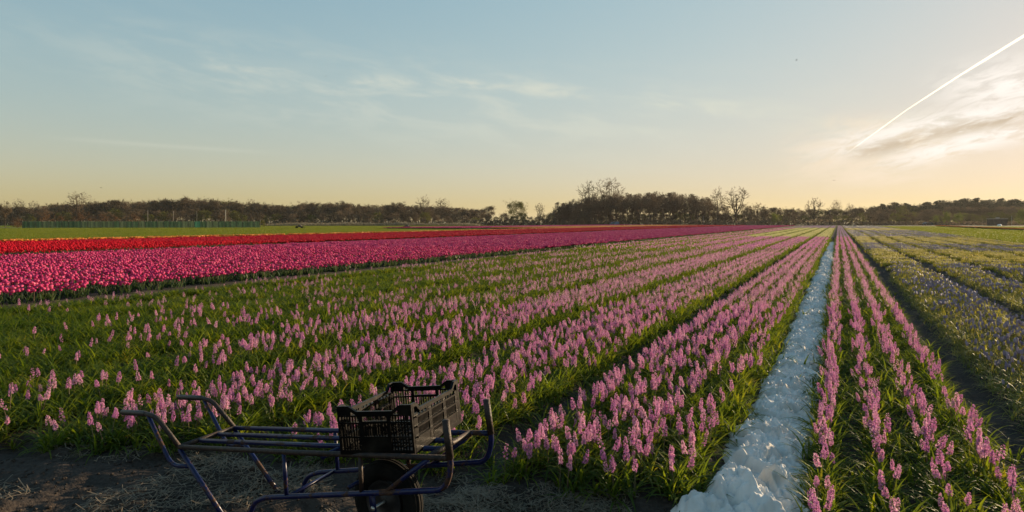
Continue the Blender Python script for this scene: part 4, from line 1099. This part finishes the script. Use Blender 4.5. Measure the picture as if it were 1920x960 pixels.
while x < 1425:
    plant(random.choice(['shrub', 'shrub', 'bud']) if x < 1400 else 'shrub', x, 300 + random.uniform(-6, 14), 401 + random.uniform(-4.0, 2.5), 'low dark shrub in the hedge under the grove trees', 'shrubs of the hedge under the grove', 1.7)
    x += random.uniform(8, 13)
for (x, zc, y, w, lab) in ((1105, 300, 340, 1.25, 'tall bare tree leaning out above the grove, smaller left one of the two'), (1143, 298, 332, 1.35, 'tallest bare tree, fan-shaped crown above the left part of the grove'),
                           (1346, 296, 352, 1.0, 'tall slender bare tree right of the grove, beside a wider one'), (1380, 294, 348, 1.35, 'tall wide-crowned bare tree standing right of the grove'),
                           (1527, 310, 371, 1.5, 'bare multi-stemmed tree on the skyline left of where the rows vanish'), (1568, 312, 374, .9, 'thin bare tree on the skyline right above the vanishing rows'),
                           (1594, 318, 382, 1.4, 'low bare tree just right of the vanishing rows'), (1420, 300, 379, 1.6, 'low spreading bare tree at the right end of the grove')):
    plant('tall', x, zc, y, lab, None, w)
for x, y in ((1338, 382), (1360, 384), (1395, 383), (1408, 386), (1432, 388)):
    plant('grove', x, 303 + random.uniform(-4, 4), y, 'lower leafless tree filling in below the two tall trees right of the grove', 'lower trees right of the grove', 1.1)
x = 1436.0
while x < 1650:
    yt = float(np.interp(x, [1436, 1470, 1500, 1540, 1600, 1650], [389, 391, 390, 393, 391, 387]))
    plant(random.choice(['wood', 'wood', 'bud']), x, 318 + random.uniform(-8, 12), yt + random.uniform(-.5, 2), 'brown tree in the low wood behind the vanishing rows', 'trees of the low wood behind the vanishing rows', 1.4)
    plant(random.choice(['shrub', 'shrub', 'bud']), x + 6, 295 + random.uniform(-6, 6), yt + (HY - yt) * random.uniform(.35, .6), 'shrub in front of the low wood behind the vanishing rows', 'shrubs before the low wood', 1.25)
    x += random.uniform(11, 17)
plant('willow', 1452, 282, 400, 'fresh yellow-green bush in front of the right end of the grove', None, .95, 0)
x = 1640.0
while x < 2080:                                                                  # pine wood on the rise at the right
    yt = float(np.interp(x, [1640, 1680, 1700, 1712, 1740, 1770, 1850, 1920, 2080], [385, 379, 381, 386, 379, 375.5, 373.5, 375, 374]))
    plant('pine', x, 390 + random.uniform(-10, 20), yt + random.uniform(-1.5, 2.5), 'dark pine on the skyline of the wood at the right', 'skyline pines at the right', 1.5)
    plant('pine', x + 5, 370 + random.uniform(-8, 8), yt + 5 + random.uniform(-1, 4), 'dark pine lower on the slope of the wood at the right', 'slope pines at the right', 1.8)
    plant('wood', x + 3, 350 + random.uniform(-8, 8), yt + (HY - yt) * .36 + random.uniform(-2, 3), 'brown leafless tree before the dark pines at the right', 'leafless trees before the pines', 1.5)
    x += random.uniform(9, 14)
x = 1640.0
while x < 2060:
    plant(random.choice(['shrub', 'bud', 'shrub']), x, 315 + random.uniform(-8, 8), 400 + random.uniform(-2, 6), 'low shrub along the foot of the pine wood', 'shrubs along the foot of the pine wood', 1.4)
    x += random.uniform(10, 16)
for (key, x, zc, y, w, lab) in (('bud', 1698, 298, 387, 1.1, 'rounded olive-green tree left of the dark car, before the pines'), ('shrub', 1703, 285, 401, 1.3, 'dark round bush under the rounded olive-green tree'),
                                ('willow', 1776, 290, 398, .9, 'yellow-green willow bush behind the dark car, left one'), ('willow', 1800, 292, 400, 1.0, 'yellow-green willow bush between the dark car and the thin dark tree'),
                                ('willow', 1755, 288, 404, 1.0, 'low pale willow scrub just above the dark car'), ('tall', 1818, 280, 396, .6, 'thin dark little tree between the willow bushes and the shed'),
                                ('willow', 1922, 275, 392, 1.0, 'large olive bush at the right edge beyond the shed'), ('bud', 1840, 300, 404, 1.2, 'low olive scrub left of the shed')):
    plant(key, x, zc, y, lab, None, w)

# rough undergrowth that closes the foot of the woods
def undergrowth():
    b = MB()
    for _ in range(9000):
        x_ = random.uniform(-160, 2080); zc = random.uniform(278, 300)
        p = Vector(at(x_, zc, random.uniform(.0, 2.4) * (1 if x_ < 1600 else .7)))
        n_ = Vector((random.gauss(0, 1), random.gauss(0, 1), random.gauss(.2, .6))).normalized(); e = n_.orthogonal().normalized(); f_ = n_.cross(e); s_ = random.uniform(.3, .8)
        b.add([p + e * s_, p + f_ * s_ * .6, p - e * s_, p - f_ * s_ * .6], [(0, 1, 2, 3)])
    link('undergrowth', b.mesh('undergrowth', [M_twig]), kind='stuff', label='dark brambles and scrub along the foot of the woods')
undergrowth()
def reed_bank():
    b = MB()
    for _ in range(9000):
        x_ = random.uniform(495, 900); zc = 236 + random.uniform(-3, 3); t = math.sin((x_ - 495) / 405 * math.pi) ** .3 * (.65 + .35 * math.sin(x_ * .031) ** 2)
        z0 = random.uniform(0, 1.0) * t
        leaf_blade(b, at(x_, zc, z0), random.uniform(0, 6.28), random.uniform(.5, 1.0), .09, math.radians(random.uniform(55, 88)), math.radians(random.uniform(10, 60)), 0, 2, 0)
    link('reed_grass', b.mesh('reed_grass', [M_dune]), kind='stuff', label='pale dry reeds on the low bank between the grass field and the wood')
reed_bank()

# ------------------------------------------------------------------ green windbreak fence
def fence():
    root = link('fence', None, None, (0, 0, 0), category='fence', label='long low fence of green netting between posts, at the far left of the grass field')
    def net(name, c1, c2): return leafy(name, [(0, c1), (1, c2)], .5, None, .8, .1, 1.2)
    MN = [net('green_netting', (.06, .115, .065), (.10, .17, .10)), net('faded_green_netting', (.10, .15, .085), (.15, .20, .12)), net('bright_green_netting', (.06, .20, .13), (.08, .25, .16))]
    MP = solid('grey_post', (.10, .10, .07), (.16, .15, .11), .8, 3)
    n = 38; A = Vector(at(42, 158)); B = Vector(at(488, 168))
    pm = MB(); pm.tube([(0, 0, -.3), (0, 0, 1.92)], .06, 6); pmesh = pm.mesh('post', [MP])
    metal = MB(); 
    panels = []
    for v in range(4):
        b = MB(); W = (B - A).length / n - .1; k = 14
        vs = []
        for i in range(k + 1):
            y = (.09 if i % 2 else -.09) * random.uniform(.3, 1.2)
            z = 1.72 + random.uniform(-.08, .08)
            vs += [(-W / 2 + W * i / k, y, .06), (-W / 2 + W * i / k, y, z)]
        fs = [(2 * i, 2 * i + 2, 2 * i + 3, 2 * i + 1) for i in range(k)]
        b.add(vs, fs); panels.append([b.mesh('panel', [mt]) for mt in MN])
    ang = math.atan2((B - A).y, (B - A).x)
    for i in range(n + 1):
        p = A.lerp(B, i / n); link('post', pmesh, root, p)
        if i < n:
            link('panel', panels[i % 4][random.choices([0, 1, 2], [.55, .33, .12])[0]], root, A.lerp(B, (i + .5) / n), (0, 0, ang))
fence()

# ------------------------------------------------------------------ poles, shed, cars, small things
def pole(x, zc, ytop, label, mat, r=.09, lamp=False):
    h = hgt(ytop, zc); root = link('pole', None, None, at(x, zc), category='pole', label=label)
    b = MB(); b.tube([(0, 0, -.3), (0, 0, h)], [r * 1.2, r * .8], 8); link('shaft', b.mesh('shaft', [mat], True), root)
    c = MB(); c.lathe([(0, h + .12), (r * 1.5, h + .08), (r * 1.6, h - .06), (r * .9, h - .1)], 8)
    if lamp: c.box((.3, 0, h + .02), (.7, .18, .1))
    link('cap', c.mesh('cap', [mat]), root)
MPW = solid('weathered_pale_pole', (.30, .28, .22), (.42, .39, .32), .8, 2); MPD = solid('weathered_pole', (.15, .13, .11), (.22, .19, .16), .8, 2)
pole(277, 228, 394, 'thin grey pole behind the green fence, left one of four', MPD, .08)
pole(325, 230, 396, 'thin grey pole behind the green fence, second from the left, above the russet ground', MPD, .075)
pole(369, 232, 397, 'faint thin pole behind the green fence, between the grey and the pale one', MPD, .055)
pole(423, 228, 394, 'thickest, palest pole behind the right part of the green fence', MPW, .11)
pole(1319, 278, 406, 'slim lamp-headed post before the hedge under the grove', MPD, .09, True)
pole(1897, 272, 405, 'thin pale post right of the dark shed', MPW, .07)

def shed():
    root = link('shed', None, None, at(1869.5, 268), (0, 0, TH), category='shed', label='small dark brown flat-roofed shed with a little box on its roof, far right')
    mw = solid('dark_boards', (.035, .025, .022), (.06, .042, .034), .85, 2); mr = solid('pale_roof', (.26, .23, .20), (.36, .32, .28), .7, 2); md = solid('shed_door', (.05, .035, .03), (.07, .05, .04), .8, 2)
    W, Dp, Hh = 5.5, 4.0, 2.75
    b = MB(); b.box((0, 0, Hh / 2), (W, Dp, Hh)); wl_ = link('wall', b.mesh('wall', [mw]), root)
    for i in range(18):
        b = MB(); b.box((-W / 2 + W * (i + .5) / 18, -Dp / 2 - .02, Hh / 2), (W / 18 - .03, .05, Hh - .06)); link('plank', b.mesh('plank', [mw]), root)
    b = MB(); b.box((0, 0, Hh + .13), (W + .35, Dp + .35, .22)); rf = link('roof', b.mesh('roof', [mr]), root)
    b = MB(); b.box((.25, 0, Hh + .5), (1.1, .9, .5)); b.box((.25, 0, Hh + .78), (1.25, 1.05, .08)); link('roof_box', b.mesh('roof_box', [mr]), rf)
    b = MB(); b.box((1.2, -Dp / 2 - .075, 1.02), (1.0, .05, 2.0)); link('door', b.mesh('door', [md]), root)
    b = MB(); b.box((W / 2 + .1, 0, Hh - .5), (.08, .5, .9)); link('end_board', b.mesh('end_board', [solid('pale_board', (.6, .5, .4), (.7, .6, .5), .7, 2)]), root)
shed()
def bundle():
    b = MB(); prof = [(0, .72), (.28, .68), (.5, .5), (.58, .25), (.5, 0)]
    b.lathe(prof, 14)
    b.v = [(x * (1.3 + .1 * math.sin(5 * y)), y, z * (1 + .08 * math.sin(7 * x))) for x, y, z in b.v]
    link('white_bundle', b.mesh('white_bundle', [solid('white_wrap', (.7, .7, .68), (.8, .8, .78), .5, 4)], True), None, at(1874, 250), category='bundle', label='small rounded white bundle on the ground in front of the dark shed')
bundle()

def car(x, zc, rz, body_mat, label, tail_mat, van=False):
    root = link('parked_car', None, None, at(x, zc, .03), (0, 0, rz), category='car', label=label)
    gl = solid('car_glass', (.02, .022, .025), (.03, .03, .035), .1, 1); tyr = M_tyre
    prof = [(-2.1, .35), (-2.15, .75), (-2.0, .95), (-1.55, 1.02), (-.95, 1.42), (.75, 1.46), (1.65, 1.05), (2.05, .9), (2.1, .35)] if not van else \
           [(-1.9, .35), (-1.95, .8), (-1.6, 1.0), (-1.1, 1.6), (1.8, 1.65), (1.9, 1.0), (1.9, .35)]
    b = MB(); n = len(prof); w = .85
    ys = [(-w, .93), (-w * .93, 1.0), (w * .93, 1.0), (w, .93)]
    vs = []
    for (yy, s_) in ys:
        vs += [(px_ * (1 if s_ == 1 else .985), yy, .35 + (pz - .35) * s_) for px_, pz in prof]
    fs = [(k * n + i, k * n + (i + 1) % n, (k + 1) * n + (i + 1) % n, (k + 1) * n + i) for k in range(3) for i in range(n)] + [tuple(range(n - 1, -1, -1)), tuple(range(3 * n, 4 * n))]
    b.add(vs, fs); link('body', b.mesh('body', [body_mat]), root)
    for s_ in (-1, 1):
        q = [(-1.25, 1.06), (-.85, 1.36), (.65, 1.38), (1.35, 1.08)] if not van else [(-1.25, 1.05), (-1.0, 1.5), (-.2, 1.52), (-.2, 1.05)]
        g = MB(); yo, yi = s_ * (w + .012), s_ * (w - .01)
        g.add([(a, yo - s_ * .02 * (c > 1.2), c) for a, c in q] + [(a, yi - s_ * .03, c) for a, c in q], [(0, 1, 2, 3), (7, 6, 5, 4), (0, 4, 5, 1), (1, 5, 6, 2), (2, 6, 7, 3), (3, 7, 4, 0)])
        link('window', g.mesh('window', [gl]), root)
        for u in (-1.3, 1.3):
            t = MB(); t.lathe([(.33, -.1), (.34, 0), (.33, .1), (.2, .11), (.0, .09)], 16); t.lathe([(.33, -.1), (.2, -.11), (0, -.09)], 16)
            wh = link('wheel', t.mesh('wheel', [tyr], True), root, (u, s_ * (w - .06), .33), (math.pi / 2, 0, 0))
            h_ = MB(); h_.lathe([(.19, .12), (.05, .13), (0, .13)], 10); h_.lathe([(.19, -.12), (.05, -.13), (0, -.13)], 10); link('hubcap', h_.mesh('hubcap', [M_bolt]), wh)
        for u, nm, mt in ((-2.13, 'headlight', M_bolt), (2.08, 'tail_light', tail_mat)):
            if van: u = u * .9
            l_ = MB(); l_.box((u, s_ * .6, .72), (.06, .35, .18)); link(nm, l_.mesh(nm, [mt]), root)
    rw = MB()
    rw.add([(.80, -.62, 1.435), (.80, .62, 1.435), (1.56, .66, 1.115), (1.56, -.66, 1.115)] if not van else [(1.905, -.7, 1.05), (1.905, .7, 1.05), (1.85, .65, 1.5), (1.85, -.65, 1.5)], [(0, 1, 2, 3)])
    o = link('rear_window', rw.mesh('rear_window', [gl]), root); 
    if not van: o.location = (.02, 0, .03)
M_red = solid('red_lens', (.4, .02, .02), (.5, .03, .02), .3, 3)
car(1739, 272, TH + .15, solid('dark_blue_paint', (.012, .014, .022), (.018, .02, .03), .25, 1), 'dark car parked under the bushes before the pine wood', M_red)
car(1152, 281, TH + .3, solid('light_blue_paint', (.05, .12, .22), (.07, .15, .26), .3, 1), 'small blue car parked before the hedge of the grove', solid('white_lens', (.8, .8, .78), (.85, .85, .82), .3, 3), True)

def implement(x, zc, label, ytop, lean):
    root = link('farm_pump', None, None, at(x, zc), (0, 0, TH), category='pump', label=label)
    dk = solid('dark_iron', (.03, .028, .025), (.06, .05, .045), .7, 3)
    b = MB(); b.tube(bent([(-.9, 0, .45), (.9, 0, .45), (1.3, 0, .3)], .2), .07, 6); b.box((0, 0, .62), (.8, .5, .35)); link('frame', b.mesh('frame', [dk]), root)
    for u in (-.6, .6):
        t = MB(); t.lathe([(.3, -.06), (.32, 0), (.3, .06), (.0, .07)], 12); t.lathe([(.3, -.06), (0, -.07)], 12); link('wheel', t.mesh('wheel', [M_tyre]), root, (u, -.35, .31), (math.pi / 2, 0, 0))
    h = hgt(ytop, zc); m_ = MB(); m_.tube(bent([(.15, 0, .7), (.25, 0, h * .7), (.25 + lean, 0, h)], .2), .045, 6); link('spout', m_.mesh('spout', [MPW]), root)
implement(763, 148, 'small dark pump with a pale upright spout in the grass before the far pink tulips', 420.0, .35)
implement(562, 150, 'low dark pump with a thin mast standing alone in the green field', 421.0, -.2)

def bird(x, y, zc, label, rz, flap):
    m_ = solid('bird_feather', (.03, .028, .026), (.05, .045, .04), .8, 4); root = link('bird', None, None, at(x, zc, hgt(y, zc)), (0, 0, rz), category='bird', label=label)
    b = MB(); b.tube([(-.22, 0, 0), (-.1, 0, .0), (.05, 0, .01), (.16, 0, .03), (.22, 0, .02), (.27, 0, .01)], [.015, .05, .065, .04, .035, .008], 8); b.add([(-.2, 0, 0), (-.38, .07, .0), (-.38, -.07, .0), (-.28, 0, .015)], [(0, 1, 3), (0, 3, 2), (0, 2, 1), (1, 2, 3)])
    link('body', b.mesh('body', [m_], True), root)
    for s_ in (-1, 1):
        w = MB(); a = flap
        up = [(.1, s_ * .03, .03), (.16, s_ * .25, .03 + .25 * a), (.02, s_ * .52, .03 + .34 * a), (-.05, s_ * .25, .02 + .22 * a), (-.09, s_ * .03, .02)]
        w.add(up + [(p_[0], p_[1], p_[2] - .012) for p_ in up], [(0, 1, 2, 3, 4), (9, 8, 7, 6, 5)] + [(i, i + 5, (i + 1) % 5 + 5, (i + 1) % 5) for i in range(5)])
        link('wing', w.mesh('wing', [m_]), root)
bird(1493, 113, 170, 'tiny dark bird flying in the clear sky left of the vapour trail', .4, .5)
bird(1564, 338, 170, 'tiny dark bird low in the sky above the vanishing rows', 1.2, -.3)
bird(611, 143, 190, 'tiny dark bird below the wisps of cloud in the left half of the sky', 2.2, .4)
bird(190, 352, 200, 'tiny bird just above the wood near the highest tree at the left', .1, .2)

def contrail():
    m, nt, N, L, b = new_mat('vapour_trail'); N.remove(b)
    v = N.new('ShaderNodeVolumeScatter'); v.inputs['Color'].default_value = (1, 1, 1, 1); v.inputs['Density'].default_value = .022; v.inputs['Anisotropy'].default_value = .45
    L.new(v.outputs[0], N['Material Output'].inputs['Volume'])
    pts, rad = [], []
    for k in range(61):
        s_ = k / 60; x = 1588 + s_ * 560; y = float(np.interp(x, [1588, 1700, 1800, 1920, 2148], [287, 206, 141, 67, -75])); zc = 11000 - 3500 * s_
        p = Vector(at(x, zc, hgt(y, zc))); pts.append(p); rpx = np.interp(s_, [0, .06, .5, 1], [.3, .9, 2.3, 3.9])
        rad.append(rpx / F * zc * (1 + .35 * (vnoise(np.array([k * .35]), np.array([3.3]))[0] - .5)))
    b_ = MB(); b_.tube(pts, rad, 12); link('vapour_trail', b_.mesh('vapour_trail', [m], True), None, category='vapour trail', label='white vapour trail slanting up to the right across the sky above the cloud')
contrail()

def haze():
    m, nt, N, L, b = new_mat('thin_haze'); N.remove(b)
    v = N.new('ShaderNodeVolumePrincipled'); v.inputs['Color'].default_value = (.95, .93, .9, 1); v.inputs['Density'].default_value = HAZE; v.inputs['Anisotropy'].default_value = .3
    L.new(v.outputs[0], N['Material Output'].inputs['Volume'])
    b_ = MB(); x0, x1, y0, y1, z0, z1 = -3100, 3100, -3100, 3100, -1.3, 42.0
    b_.box(((x0 + x1) / 2, (y0 + y1) / 2, (z0 + z1) / 2), (x1 - x0, y1 - y0, z1 - z0))
    link('haze', b_.mesh('haze', [m]), kind='stuff', label='thin evening haze over the field')
HAZE = .00007
haze()
